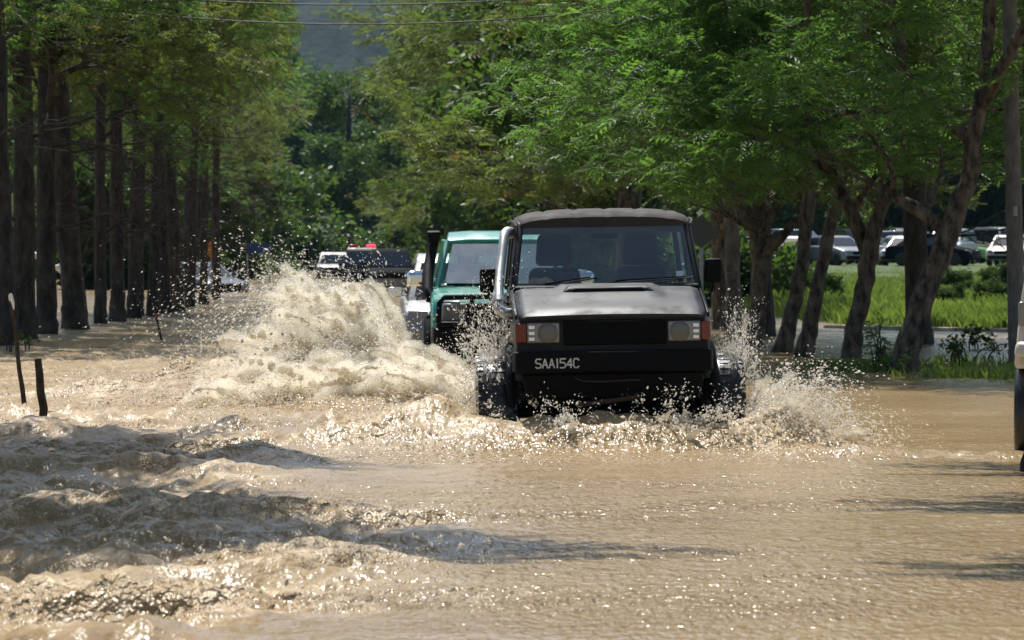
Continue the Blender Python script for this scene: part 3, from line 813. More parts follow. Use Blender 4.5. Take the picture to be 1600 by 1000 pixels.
custom_tree('mottled trunk with wide V fork standing beside the leaning verge tree', 22, (1328, 572),
            [(1326, 574, 0.20), (1332, 530, 0.155), (1345, 470, 0.145), (1358, 400, 0.15), (1372, 340, 0.12), (1395, 240, 0.09), (1410, 100, 0.07), (1415, -60, 0.05), (1405, -200, 0.04)],
            [[(1358, 400, 0.11, 0), (1330, 330, 0.10, 0.3), (1305, 285, 0.08, 0.4), (1285, 215, 0.06, 0.4), (1240, 160, 0.045, 0.6)],
             [(1300, 270, 0.07, 0.4), (1240, 235, 0.05, 0.9), (1190, 230, 0.04, 1.1)]])
custom_tree('slim brown trunk leaning right between two thicker verge trees', 23, (1258, 558),
            [(1256, 560, 0.20), (1264, 520, 0.15), (1278, 450, 0.13), (1296, 360, 0.115), (1320, 270, 0.09), (1345, 150, 0.07), (1350, 0, 0.05), (1340, -150, 0.04)], [])
custom_tree('brown trunk sharing its foot with a slim leaning neighbour on the verge', 24, (1226, 551),
            [(1222, 552, 0.19), (1232, 510, 0.155), (1250, 430, 0.14), (1262, 340, 0.135), (1266, 230, 0.11), (1262, 100, 0.08), (1255, -60, 0.06), (1250, -200, 0.04)],
            [[(1263, 330, 0.08, 0), (1220, 260, 0.07, 0.5), (1165, 200, 0.05, 0.8), (1110, 150, 0.04, 1.0)]])
custom_tree('dark trunk with low right-hand limb, leftmost fork beside the black jeep', 25, (1180, 541),
            [(1178, 543, 0.21), (1184, 500, 0.17), (1188, 420, 0.165), (1182, 365, 0.15), (1150, 300, 0.11), (1118, 250, 0.085), (1100, 150, 0.07), (1095, 0, 0.05), (1100, -160, 0.04)],
            [[(1184, 372, 0.10, 0), (1205, 330, 0.09, 0.2), (1232, 300, 0.07, 0.3), (1262, 262, 0.05, 0.4)],
             [(1190, 400, 0.09, 0), (1218, 375, 0.085, -0.2), (1245, 343, 0.06, -0.3), (1268, 330, 0.04, -0.4)],
             [(1130, 270, 0.06, 0), (1070, 215, 0.05, -0.6), (1015, 190, 0.04, -1.2), (985, 185, 0.03, -1.5)]])
custom_tree('straight grey bole behind the black jeep mirror, in the verge row', 26, (1146, 523),
            [(1146, 525, 0.22), (1146, 480, 0.185), (1144, 400, 0.175), (1140, 300, 0.165), (1134, 180, 0.14), (1130, 40, 0.11), (1128, -100, 0.08), (1125, -220, 0.05)], [],
            leaf='leaf_olive', bark='bark_grey')
# fresh green boughs hanging lower on the road side of that row
for i, (px, py, s) in enumerate(((1230, 538, 0.95), (1500, 552, 1.0), (1720, 560, 1.0))):
    g = ground(px, py)
    plant('verge_tree', ['feathery green tree standing behind the forked verge trunks', 'feathery green tree standing behind the leaning verge trunk', 'feathery green tree beside the utility pole'][i],
          'tree', KIND['roadside', (i + 1) % 3], (g.x, g.y + 6, 0), rng.uniform(0, 6.28), s)
for i in range(11):         # the right-hand row goes on behind the convoy
    d = 76 + i * 15 + rng.uniform(-2, 2)
    x = right_row(d) + 0.6 + rng.uniform(-0.6, 1.2)
    plant('spreading_tree', 'spreading olive-green tree on the verge behind the convoy', 'tree', KIND['spreading', i % 2] if i % 3 != 2 else KIND['leafy', i % 2], (x, d, 0),
          rng.uniform(0, 6.28), rng.uniform(0.9, 1.2), 'olive trees on the verge behind the convoy')
for i in range(9):          # second rank to its right
    d = 92 + i * 17 + rng.uniform(-3, 3)
    x = right_row(d) + 6.5 + rng.uniform(-1.5, 2.5)
    if x * F_PX / d > 130: continue
    plant('leafy_tree', 'tall leafy tree in the second rank behind the convoy', 'tree', KIND['leafy', i % 2], (x, d, 0.1), rng.uniform(0, 6.28), rng.uniform(1.0, 1.3), 'second rank of trees behind the convoy')
# trees closing the view behind the car park and at the end of the road
for i in range(15):
    px = 960 + i * 50 + rng.uniform(-15, 15)
    d = 226 + rng.uniform(0, 26)
    p = at_depth(px, 400, d)
    plant('field_tree', 'broad green tree rising behind the parked cars', 'tree', KIND['far', 0] if i % 2 else KIND['leafy', i % 2], (p.x, d, 0.7), rng.uniform(0, 6.28),
          rng.uniform(1.15, 1.5), 'trees behind the car park')
for i in range(14):
    px = 395 + i * 26 + rng.uniform(-8, 8)
    d = rng.uniform(390, 470)
    p = at_depth(px, 400, d)
    big = 1.0 if 480 < px < 610 else 1.6
    plant('field_tree', 'dense green tree closing off the far end of the road', 'tree', KIND['far', 0], (p.x, d, 0.3), rng.uniform(0, 6.28), big * rng.uniform(0.9, 1.15), 'trees at the far end of the road')
p = at_depth(540, 400, 300)
plant('field_tree', 'bright green round-crowned tree in the gap above the road', 'tree', KIND['leafy', 0], (p.x, 300, 0.2), 1.0, 1.35)
for i in range(20):
    px = -120 + i * 27
    d = rng.uniform(250, 300)
    p = at_depth(px, 400, d)
    plant('field_tree', 'far green tree seen between the trunks of the left row', 'tree', KIND['far', 0], (p.x, d, 0.4), rng.uniform(0, 6.28), rng.uniform(1.0, 1.4), 'trees beyond the left row')
# thicket at the foot of the trees behind the convoy and along the far left verge
for i in range(26):
    d = 84 + i * 8.0
    x = right_row(d) + 0.5 + rng.uniform(-0.8, 3.0)
    if 800 + x * F_PX / d > 1050: continue
    plant('thicket_shrub', 'dark green shrub in the thicket under the verge trees', 'shrub', KIND['shrub', 0], (x, d, -0.1), rng.uniform(0, 6.28), rng.uniform(1.0, 2.0), 'shrubs under the verge trees')
for i in range(12):
    d = 150 + i * 14.0
    x = -11.5 - 0.05 * (d - 120) - rng.uniform(0, 3.0)
    plant('thicket_shrub', 'green shrub under the left row near the road signs', 'shrub', KIND['shrub', 0], (x, d, 0), rng.uniform(0, 6.28), rng.uniform(1.2, 2.2), 'shrubs under the left row')
# ================================================================== vehicles (all face -Y, local y grows to the rear, z = 0 at the wheel contact)
def wheel(parent, cx, cy_, r, w, side, tread=False, n=30, rim='steel'):
    """tyre > rim, nuts; side = -1 / +1 gives the outer face"""
    t = MB()
    h = w / 2
    prof = [(-h, r * 0.62), (-h * 1.02, r * 0.78), (-h * 0.92, r * 0.94), (-h * 0.7, r), (h * 0.7, r), (h * 0.92, r * 0.94), (h * 1.02, r * 0.78), (h, r * 0.62)]
    t.lathe_x(cx, cy_, r, prof, n)
    if tread:                       # chunky mud lugs on the crown and shoulders
        k = 36
        for i in range(k):
            for row, off in ((-1, 0.0), (0, 0.5), (1, 0.25)):
                a = 2 * math.pi * (i + off) / k
                x0, x1 = {-1: (-h * 1.03, -h * 0.42), 0: (-h * 0.3, h * 0.3), 1: (h * 0.42, h * 1.03)}[row]
                da = 2 * math.pi / k * 0.36
                r0, r1 = r * 0.92, r * (1.012 if row == 0 else 0.985)
                def P(x, aa, rr_): return (cx + x, cy_ + rr_ * math.cos(aa), r + rr_ * math.sin(aa))
                t.hexa([P(x0, a - da, r0), P(x1, a - da, r0), P(x1, a + da, r0), P(x0, a + da, r0)],
                       [P(x0, a - da * .8, r1), P(x1, a - da * .8, r1), P(x1, a + da * .8, r1), P(x0, a + da * .8, r1)])
    ty = t.build('tyre', 'rubber', parent, sm=True)
    m_ = MB()
    s = side
    m_.lathe_x(cx, cy_, r, [(s * h * 0.55, r * 0.62), (s * h * 0.98, r * 0.62), (s * h * 0.98, r * 0.56), (s * h * 0.6, r * 0.5), (s * h * 0.62, r * 0.2), (s * h * 0.85, r * 0.17), (s * h * 0.85, 0.005)], 20)
    m_.build('rim', rim, ty, sm=True)
    return ty

PROFILES = {   # lower body and glasshouse side profiles, y in lengths, z in heights
    'sedan': ([(0.005, .20), (0, .36), (0.012, .46), (0.05, .53), (0.27, .65), (0.80, .68), (0.96, .65), (0.995, .56), (1.0, .36), (0.99, .20)],
              [(0.255, .64), (0.405, .955), (0.45, .99), (0.55, 1.0), (0.67, .98), (0.73, .93), (0.87, .67)]),
    'suv': ([(0.005, .22), (0, .42), (0.012, .50), (0.04, .55), (0.22, .62), (0.985, .64), (1.0, .42), (0.995, .22)],
            [(0.215, .61), (0.335, .945), (0.38, .985), (0.6, 1.0), (0.92, .98), (0.955, .94), (0.99, .63)]),
    'pickup': ([(0.005, .25), (0, .44), (0.01, .53), (0.04, .58), (0.235, .65), (0.62, .66), (0.99, .63), (1.0, .44), (0.995, .25)],
               [(0.225, .64), (0.345, .95), (0.385, .99), (0.48, 1.0), (0.585, .98), (0.605, .95), (0.635, .64)]),
    'snorkel_pickup': ([(0.005, .25), (0, .46), (0.008, .565), (0.03, .615), (0.235, .675), (0.62, .68), (0.99, .65), (1.0, .44), (0.995, .25)],
                       [(0.225, .665), (0.345, .945), (0.385, .985), (0.48, 1.0), (0.585, .98), (0.605, .95), (0.635, .66)]),
    'van': ([(0.005, .16), (0, .34), (0.01, .42), (0.03, .48), (0.09, .53), (0.985, .55), (1.0, .34), (0.995, .16)],
            [(0.075, .52), (0.19, .93), (0.24, .98), (0.5, 1.0), (0.95, .985), (0.98, .95), (0.99, .54)]),
}
def make_car(name, label, cat, loc, rotz, paint, L=4.4, W=1.75, Hh=1.45, kind='sedan', group=None, glass='dark_glass', sink=0.0, seats=False, trim='black_plastic', roll=0.0, wheel_r=0.32, wheels=True):
    t = thing(name, label, cat, (loc[0], loc[1], loc[2] - sink), (0, roll, rotz), group)
    low, gh = PROFILES[kind]
    w = W / 2
    b = MB()
    loops = []
    for f, ins in ((-1.0, 0.06), (-0.965, 0.02), (-0.86, 0.0), (-0.45, -0.008), (0.45, -0.008), (0.86, 0.0), (0.965, 0.02), (1.0, 0.06)):
        lp = []
        for (y, z) in low:
            yy = y * L
            yy = yy + (0.5 * L - yy) / (0.5 * L) * ins * 1.4 + (0.10 * L * 0.28 * max(0, abs(f) - 0.4) if y < 0.1 else 0)
            zz = z * Hh - (ins * 0.9 if z > 0.5 else -ins * 0.3)
            lp.append((f * w, yy, zz))
        loops.append(lp)
    b.loft(loops)
    body = b.build('body', paint, t, sm=True, bevel=0.012)
    # glasshouse
    def gw(z):                                    # half width falls with height
        z0 = gh[0][1]
        return w * (0.93 - 0.19 * (z - z0) / (1 - z0))
    g = MB()
    lp0 = [(-gw(z), y * L, z * Hh) for y, z in gh]
    lp1 = [(-gw(z) * 0.93, y * L, z * Hh + 0.008 * (z > .9)) for y, z in gh]
    lp2 = [(gw(z) * 0.93, y * L, z * Hh + 0.008 * (z > .9)) for y, z in gh]
    lp3 = [(gw(z), y * L, z * Hh) for y, z in gh]
    if glass == 'dark_glass':
        g.loft([lp0, lp1, lp2, lp3]); g.build('cabin', paint, t, sm=True, bevel=0.02)
    else:                                         # open shell: roof and pillars only
        n = len(gh); top = [i for i in range(n) if gh[i][1] > 0.92]
        roof = MB()
        roof.loft([[(-gw(gh[i][1]) + 0.0, gh[i][0] * L, gh[i][1] * Hh) for i in top] + [(-gw(gh[i][1]) + 0.0, gh[i][0] * L, gh[i][1] * Hh - 0.045) for i in reversed(top)],
                   [(-gw(gh[i][1]) * 0.6, gh[i][0] * L, gh[i][1] * Hh + 0.02) for i in top] + [(-gw(gh[i][1]) * 0.6, gh[i][0] * L, gh[i][1] * Hh - 0.02) for i in reversed(top)],
                   [(gw(gh[i][1]) * 0.6, gh[i][0] * L, gh[i][1] * Hh + 0.02) for i in top] + [(gw(gh[i][1]) * 0.6, gh[i][0] * L, gh[i][1] * Hh - 0.02) for i in reversed(top)],
                   [(gw(gh[i][1]) - 0.0, gh[i][0] * L, gh[i][1] * Hh) for i in top] + [(gw(gh[i][1]) - 0.0, gh[i][0] * L, gh[i][1] * Hh - 0.045) for i in reversed(top)]])
        roof.build('roof', paint, t, sm=True, bevel=0.015)
        for s in (-1, 1):
            for (ya, za), (yb, zb), th in ((gh[0], gh[1], 0.035), (gh[-1], gh[-2], 0.06)):
                m_ = MB(); m_.tube([(s * gw(za) * 0.985, ya * L, za * Hh - 0.02), (s * gw(zb) * 0.985, yb * L, zb * Hh)], th, 6)
                m_.build('pillar', paint, t, sm=True)
            ym = (gh[0][0] + gh[-1][0]) / 2 * L
            m_ = MB(); m_.tube([(s * gw(gh[0][1]) * 0.99, ym, gh[0][1] * Hh), (s * gw(1.0) * 0.99, ym, Hh * 0.97)], 0.035, 6); m_.build('pillar', 'black_plastic', t, sm=True)
    # windscreen, rear window, side windows (separate panes set proud of the shell)
    def pane(nm, a, bb, off):
        (ya, za), (yb, zb) = a, bb
        wa, wb = gw(za) * 0.86, gw(zb) * 0.88
        m_ = MB()
        e = 0.04
        y1, z1 = ya + (yb - ya) * 0.08, za + (zb - za) * 0.10
        y2, z2 = ya + (yb - ya) * 0.93, za + (zb - za) * 0.93
        m_.quad((-wa, y1 * L + off[0], z1 * Hh + off[1]), (wa, y1 * L + off[0], z1 * Hh + off[1]), (wb, y2 * L + off[0], z2 * Hh + off[1]), (-wb, y2 * L + off[0], z2 * Hh + off[1]))
        return m_.build(nm, glass, t)
    pane('windscreen', gh[0], gh[1], (-0.008, 0.008))
    pane('rear_window', gh[-1], gh[-2], (0.008, 0.008))
    zb, zt = gh[0][1] + 0.035, 0.93
    def gy(z, front):
        a, bb = (gh[0], gh[1]) if front else (gh[-1], gh[-2])
        return a[0] + (bb[0] - a[0]) * (z - a[1]) / (bb[1] - a[1])
    ym = (gh[0][0] + gh[-1][0]) / 2 + 0.01
    for s in (-1, 1):
        for k, (f0, f1, g0, g1) in enumerate(((gy(zb, 1) + .02, gy(zt, 1) + .02, ym - .008, ym - .008), (ym + .008, ym + .008, gy(zb, 0) - .02, gy(zt, 0) - .02))):
            m_ = MB()
            xa, xb = s * (gw(zb) + 0.006), s * (gw(zt) + 0.006)
            m_.quad((xa, f0 * L, zb * Hh), (xa, g0 * L, zb * Hh), (xb, g1 * L, zt * Hh), (xb, f1 * L, zt * Hh))
            m_.build('side_window', glass, t)
        # lamps, mirror
        m_ = MB(); zl = low[2][1] * Hh
        m_.hexa([(s * w * 0.58, -0.012, zl - 0.09), (s * w * 0.93, 0.05 * L * 0.55, zl - 0.09), (s * w * 0.93, 0.3, zl - 0.09), (s * w * 0.58, 0.3, zl - 0.09)],
                [(s * w * 0.60, 0.012, zl + 0.07), (s * w * 0.92, 0.05 * L * 0.72, zl + 0.07), (s * w * 0.92, 0.3, zl + 0.07), (s * w * 0.60, 0.3, zl + 0.07)])
        m_.build('headlight', 'lamp_dull', t, sm=True, bevel=0.015)
        m_ = MB(); zr = low[-3][1] * Hh
        m_.box(s * w * 0.68 - 0.12, s * w * 0.68 + 0.12, L - 0.12, L + 0.008, zr - 0.12, zr + 0.05); m_.build('tail_light', 'red_lens', t, bevel=0.01)
        m_ = MB(); xm = s * (w + 0.10); ymr = (gh[0][0] + 0.055) * L; zm = (gh[0][1] + 0.07) * Hh
        m_.box(xm - 0.1, xm + 0.1, ymr - 0.05, ymr + 0.05, zm - 0.06, zm + 0.08)
        m_.box(min(xm, s * w * 0.9), max(xm, s * w * 0.9), ymr - 0.02, ymr + 0.02, zm - 0.05, zm - 0.02)
        m_.build('wing_mirror', paint if trim != 'chrome' else 'chrome', t, sm=True, bevel=0.03)
    zg = low[1][1] * Hh
    m_ = MB(); m_.box(-w * 0.52, w * 0.52, -0.015, 0.2, zg + 0.02, low[2][1] * Hh + 0.04); m_.build('grille', 'black_plastic', t, bevel=0.01)
    m_ = MB(); m_.box(-w * 0.9, w * 0.9, -0.05, 0.25, low[0][1] * Hh + 0.02, zg - 0.02); m_.build('front_bumper', trim if trim != 'chrome' else paint, t, sm=True, bevel=0.05)
    m_ = MB(); m_.box(-w * 0.92, w * 0.92, L - 0.25, L + 0.06, low[0][1] * Hh + 0.02, low[0][1] * Hh + 0.22); m_.build('rear_bumper', trim if trim != 'chrome' else paint, t, sm=True, bevel=0.04)
    if wheels:
        for yy in (0.19 * L, 0.80 * L):
            for s in (-1, 1):
                wheel(t, s * (w - 0.10), yy, wheel_r, 0.24, s, n=20)
                m_ = MB()
                lo = [(s * (w + 0.004), yy + (wheel_r + 0.07) * math.cos(a), wheel_r + (wheel_r + 0.07) * math.sin(a)) for a in np.linspace(0, math.pi, 13)]
                m_.tube(lo, 0.032, 6); m_.build('wheel_arch', 'black_plastic', t, sm=True)
    if seats:
        m_ = MB(); m_.hexa([(-w * 0.8, gh[0][0] * L + 0.05, Hh * gh[0][1] - 0.1), (w * 0.8, gh[0][0] * L + 0.05, Hh * gh[0][1] - 0.1), (w * 0.8, gh[0][0] * L + 0.55, Hh * gh[0][1] - 0.1), (-w * 0.8, gh[0][0] * L + 0.55, Hh * gh[0][1] - 0.1)],
                           [(-w * 0.8, gh[0][0] * L + 0.10, Hh * gh[0][1] + 0.0), (w * 0.8, gh[0][0] * L + 0.10, Hh * gh[0][1] + 0.0), (w * 0.8, gh[0][0] * L + 0.55, Hh * gh[0][1] + 0.02), (-w * 0.8, gh[0][0] * L + 0.55, Hh * gh[0][1] + 0.02)])
        m_.build('dashboard', 'black_plastic', t, bevel=0.03)
        for s in (-1, 1):
            m_ = MB(); y0 = gh[1][0] * L + 0.45
            m_.box(s * w * 0.45 - 0.25, s * w * 0.45 + 0.25, y0, y0 + 0.14, Hh * 0.4, Hh * 0.80); seat_ = m_.build('seat', 'seat', t, bevel=0.05)
            m_ = MB(); m_.box(s * w * 0.45 - 0.13, s * w * 0.45 + 0.13, y0, y0 + 0.1, Hh * 0.81, Hh * 0.93); m_.build('headrest', 'seat', seat_, bevel=0.03)
        m_ = MB(); cx, yw, zw = -w * 0.45, gh[0][0] * L + 0.75, Hh * gh[0][1] + 0.04
        m_.tube([(cx + 0.19 * math.cos(a), yw + 0.08 * math.sin(a), zw + 0.17 * math.sin(a)) for a in np.linspace(0, 2 * math.pi, 21)], 0.015, 6)
        m_.build('steering_wheel', 'black_plastic', t, sm=True)
    return t

# ---------------------------------------------------------------- the black jeep
J = thing('off_road_vehicle', 'lifted black off-road wagon with dusty roof and snorkel, ploughing through the flood', 'jeep',
          (JEEP.x, JEEP.y, 0), (0, R(-0.9), R(1.0)))
def jb(name, mat, mb, parent=J, **kw): return mb.build(name, mat, parent, **kw)
# tub: front clip, flanks, floor
b = MB()
sec = lambda y, w, z0, z1: [(-w, y, z0), (-w * 1.0, y, (z0 + z1) / 2), (-w * 0.985, y, z1 - 0.05), (-w * 0.955, y, z1), (w * 0.955, y, z1), (w * 0.985, y, z1 - 0.05), (w * 1.0, y, (z0 + z1) / 2), (w, y, z0)]
b.loft([sec(0.035, 0.785, 0.56, 1.06), sec(0.10, 0.80, 0.55, 1.085), sec(0.5, 0.81, 0.55, 1.16), sec(1.12, 0.825, 0.5, 1.27)])
jb('front_clip', 'black_paint', b, sm=True, bevel=0.012)
b = MB()
b.loft([sec(1.13, 0.825, 0.30, 1.285), sec(1.4, 0.83, 0.30, 1.285), sec(3.85, 0.82, 0.32, 1.28)])
jb('tub', 'black_paint', b, sm=True, bevel=0.012)
# bonnet with a raised plateau and a scoop
nx, ny = 25, 14
V, Fc = [], []
for j in range(ny):
    for i in range(nx):
        u = -1 + 2 * i / (nx - 1); v = j / (ny - 1)
        x = u * (0.765 + 0.01 * v)
        y = 0.012 + 1.11 * v
        z = 1.112 + 0.188 * v ** 0.92 + 0.014 * (1 - u * u) - (0.028 if j == 0 else 0.006 if j == 1 else 0)
        z -= 0.018 * max(0, abs(u) - 0.94) / 0.06
        pl = float(smooth(0.58, 0.54, abs(u)) * smooth(0.30, 0.62, v))
        z += 0.026 * pl
        V.append((x, y, z))
for j in range(ny - 1):
    for i in range(nx - 1):
        Fc.append((j * nx + i, j * nx + i + 1, (j + 1) * nx + i + 1, (j + 1) * nx + i))
n0 = len(V)
for i in range(nx):
    V.append((V[i][0], 0.016, 1.052))
for i in range(nx - 1):
    Fc.append((n0 + i, n0 + i + 1, i + 1, i))
b = MB(); b.add(V, Fc)
hood = jb('bonnet', 'hood_skylit_paint', b, sm=True)
so = hood.modifiers.new('thickness', 'SOLIDIFY'); so.thickness = 0.012
b = MB()
b.hexa([(-0.40, 0.70, 1.26), (0.40, 0.70, 1.26), (0.37, 1.02, 1.30), (-0.37, 1.02, 1.30)], [(-0.335, 0.735, 1.315), (0.335, 0.735, 1.315), (0.31, 1.0, 1.335), (-0.31, 1.0, 1.335)])
sco = b.build('scoop', 'hood_skylit_paint', hood, sm=True, bevel=0.02)
b = MB(); b.hexa([(-0.31, 0.696, 1.278), (0.31, 0.696, 1.278), (0.31, 0.80, 1.278), (-0.31, 0.80, 1.278)], [(-0.285, 0.716, 1.309), (0.285, 0.716, 1.309), (0.285, 0.8, 1.309), (-0.285, 0.8, 1.309)])
b.build('scoop_mouth', 'black_plastic', hood, bevel=0.008)
for s in (-1, 1):           # fender tops beside the bonnet, with a shut line
    b = MB(); b.loft([[(s * 0.778, 0.03, 1.06), (s * 0.80, 0.03, 1.06), (s * 0.798, 0.03, 1.095), (s * 0.778, 0.03, 1.105)],
                      [(s * 0.785, 1.12, 1.20), (s * 0.828, 1.12, 1.20), (s * 0.825, 1.12, 1.265), (s * 0.788, 1.12, 1.292)]])
    jb('fender_top', 'black_paint', b, bevel=0.008)
    b = MB()                 # flare over the front and rear wheels
    for yc in (0.66,):
        arc = [(s * 0.83, yc + 0.52 * math.cos(a), 0.28 + 0.54 * math.sin(a)) for a in np.linspace(0.1, math.pi - 0.1, 13)]
        b.tube(arc, [0.02] + [0.045] * 11 + [0.02], 8)
    jb('wheel_flare', 'black_plastic', b, sm=True)
    b = MB()
    arc = [(s * 0.84, 3.0 + 0.52 * math.cos(a), 0.28 + 0.54 * math.sin(a)) for a in np.linspace(0.1, math.pi - 0.1, 13)]
    b.tube(arc, [0.02] + [0.045] * 11 + [0.02], 8)
    jb('wheel_flare', 'black_plastic', b, sm=True)
    # door with handle and side glass
    b = MB(); b.box(s * 0.829 - 0.012, s * 0.829 + 0.012, 1.25, 2.35, 0.45, 1.26); dr_ = jb('door', 'black_paint', b, bevel=0.01)
    b = MB(); b.box(s * 0.845 - 0.012, s * 0.845 + 0.012, 2.15, 2.28, 1.08, 1.12); b.build('handle', 'chrome', dr_, bevel=0.006)
# windscreen frame: cowl, two pillars, header
b = MB(); b.hexa([(-0.80, 1.10, 1.25), (0.80, 1.10, 1.25), (0.80, 1.24, 1.25), (-0.80, 1.24, 1.25)], [(-0.785, 1.135, 1.318), (0.785, 1.135, 1.318), (0.785, 1.22, 1.335), (-0.785, 1.22, 1.335)])
jb('cowl', 'black_plastic', b, bevel=0.01)
for s in (-1, 1):
    b = MB()
    b.hexa([(s * 0.815, 1.14, 1.27), (s * 0.755, 1.14, 1.27), (s * 0.755, 1.27, 1.27), (s * 0.83, 1.27, 1.27)], [(s * 0.735, 1.555, 1.86), (s * 0.68, 1.55, 1.86), (s * 0.68, 1.66, 1.88), (s * 0.75, 1.66, 1.88)])
    jb('windscreen_pillar', 'black_paint', b, sm=True, bevel=0.015)
    for yp in (2.42, 3.72):
        b = MB(); b.hexa([(s * 0.825, yp, 1.27), (s * 0.775, yp, 1.27), (s * 0.775, yp + 0.10, 1.27), (s * 0.825, yp + 0.10, 1.27)], [(s * 0.755, yp, 1.88), (s * 0.705, yp, 1.88), (s * 0.705, yp + 0.09, 1.88), (s * 0.755, yp + 0.09, 1.88)])
        jb('side_pillar', 'black_paint', b, bevel=0.01)
    for y0, y1 in ((1.36, 2.40), (2.55, 3.70)):
        b = MB(); f0 = 0.25 if y0 < 2 else 0.0
        b.quad((s * 0.802, y0, 1.30), (s * 0.802, y1, 1.30), (s * 0.738, y1, 1.86), (s * 0.738, y0 + f0, 1.86)); jb('side_window', 'glass', b)
b = MB(); b.hexa([(-0.72, 1.545, 1.835), (0.72, 1.545, 1.835), (0.73, 1.68, 1.845), (-0.73, 1.68, 1.845)], [(-0.715, 1.56, 1.872), (0.715, 1.56, 1.872), (0.72, 1.68, 1.885), (-0.72, 1.68, 1.885)])
jb('header_rail', 'black_paint', b, bevel=0.012)
b = MB(); b.quad((-0.762, 1.178, 1.322), (0.762, 1.178, 1.322), (0.692, 1.553, 1.845), (-0.692, 1.553, 1.845)); ws = jb('windscreen', 'glass', b)
b = MB(); b.quad((0.60, 1.210, 1.385), (0.66, 1.210, 1.385), (0.66, 1.243, 1.432), (0.60, 1.243, 1.432), 0.002); b.build('sticker', 'sticker', ws)
b = MB(); b.quad((0.60, 1.198, 1.368), (0.66, 1.198, 1.368), (0.66, 1.206, 1.381), (0.60, 1.206, 1.381), 0.002); b.build('sticker', 'sticker_red', ws)
b = MB(); b.quad((-0.70, 3.84, 1.33), (-0.70, 3.79, 1.84), (0.70, 3.79, 1.84), (0.70, 3.84, 1.33)); jb('rear_window', 'glass', b)
# ribbed roof with raised panels
b = MB()
def roofsec(y, zc, w):
    pts = []
    for u in np.linspace(-1, 1, 41):
        z = zc - 0.055 * abs(u) ** 3.2 - 0.06 * max(0, (abs(u) - 0.93) / 0.07) ** 2
        cell = ((u + 1) * 2.9) % 1.0
        z += (0.004 if y < 1.6 else 0.011) * float(smooth(0.06, 0.12, cell) * smooth(0.98, 0.93, cell)) * (abs(u) < 0.9)
        pts.append((u * w, y, z))
    return pts + [(w * 0.98, y, zc - 0.14), (-w * 0.98, y, zc - 0.14)]
b.loft([roofsec(1.535, 1.90, 0.745), roofsec(1.57, 1.928, 0.752), roofsec(1.72, 1.953, 0.76), roofsec(2.2, 1.972, 0.765), roofsec(3.3, 1.972, 0.765), roofsec(3.75, 1.95, 0.755), roofsec(3.88, 1.91, 0.74)])
roof = jb('roof', 'roof_paint', b, sm=True)
for s in (-1, 1):
    b = MB(); b.tube([(s * 0.745, 1.53, 1.83), (s * 0.765, 1.62, 1.868), (s * 0.778, 2.2, 1.885), (s * 0.778, 3.8, 1.88)], 0.013, 6); b.build('drip_rail', 'roof_paint', roof, sm=True)
# face: grille, bumper, valance
b = MB(); b.box(-0.40, 0.44, 0.012, 0.05, 0.845, 1.045); gr = jb('grille', 'black_plastic', b, bevel=0.008)
for k in range(6):
    b = MB(); z = 0.868 + k * 0.031; b.box(-0.385, 0.425, -0.002, 0.02, z, z + 0.013); b.build('grille_bar', 'black_plastic', gr)
b = MB(); b.hexa([(-0.80, -0.10, 0.62), (0.80, -0.10, 0.62), (0.83, 0.10, 0.62), (-0.83, 0.10, 0.62)], [(-0.80, -0.09, 0.80), (0.80, -0.09, 0.80), (0.83, 0.10, 0.80), (-0.83, 0.10, 0.80)])
bumper = jb('bumper', 'black_plastic', b, bevel=0.02)
b = MB(); b.hexa([(-0.70, 0.02, 0.40), (0.70, 0.02, 0.40), (0.70, 0.2, 0.40), (-0.70, 0.2, 0.40)], [(-0.76, -0.03, 0.617), (0.76, -0.03, 0.617), (0.76, 0.2, 0.617), (-0.76, 0.2, 0.617)])
jb('valance', 'black_plastic', b, bevel=0.02)
b = MB(); b.tube([(-0.32, -0.104, 0.585), (-0.26, -0.11, 0.558), (-0.1, -0.11, 0.548), (0.08, -0.11, 0.556), (0.22, -0.104, 0.56)], 0.006, 6); jb('winch_cable', 'rust', b, sm=True)
b = MB(); b.tube([(-0.30, 0.0, 0.355), (0.0, -0.02, 0.39), (0.22, 0.0, 0.42)], 0.022, 8); jb('steering_rod', 'rust', b, sm=True)
b = MB(); b.tube([(-0.85, 0.66, 0.28), (0.85, 0.66, 0.28)], 0.055, 10); b.tube([(0.18, 0.5, 0.28), (0.18, 0.56, 0.28), (0.18, 0.76, 0.28), (0.18, 0.82, 0.28)], [0.06, 0.15, 0.15, 0.06], 12); jb('front_axle', 'black_plastic', b, sm=True)
b = MB(); b.tube([(-0.85, 3.0, 0.28), (0.85, 3.0, 0.28)], 0.055, 10); jb('rear_axle', 'black_plastic', b, sm=True)
for s in (-1, 1):
    b = MB(); b.box(s * 0.42 - 0.04, s * 0.42 + 0.04, 0.1, 3.8, 0.38, 0.50); jb('frame_rail', 'black_plastic', b)
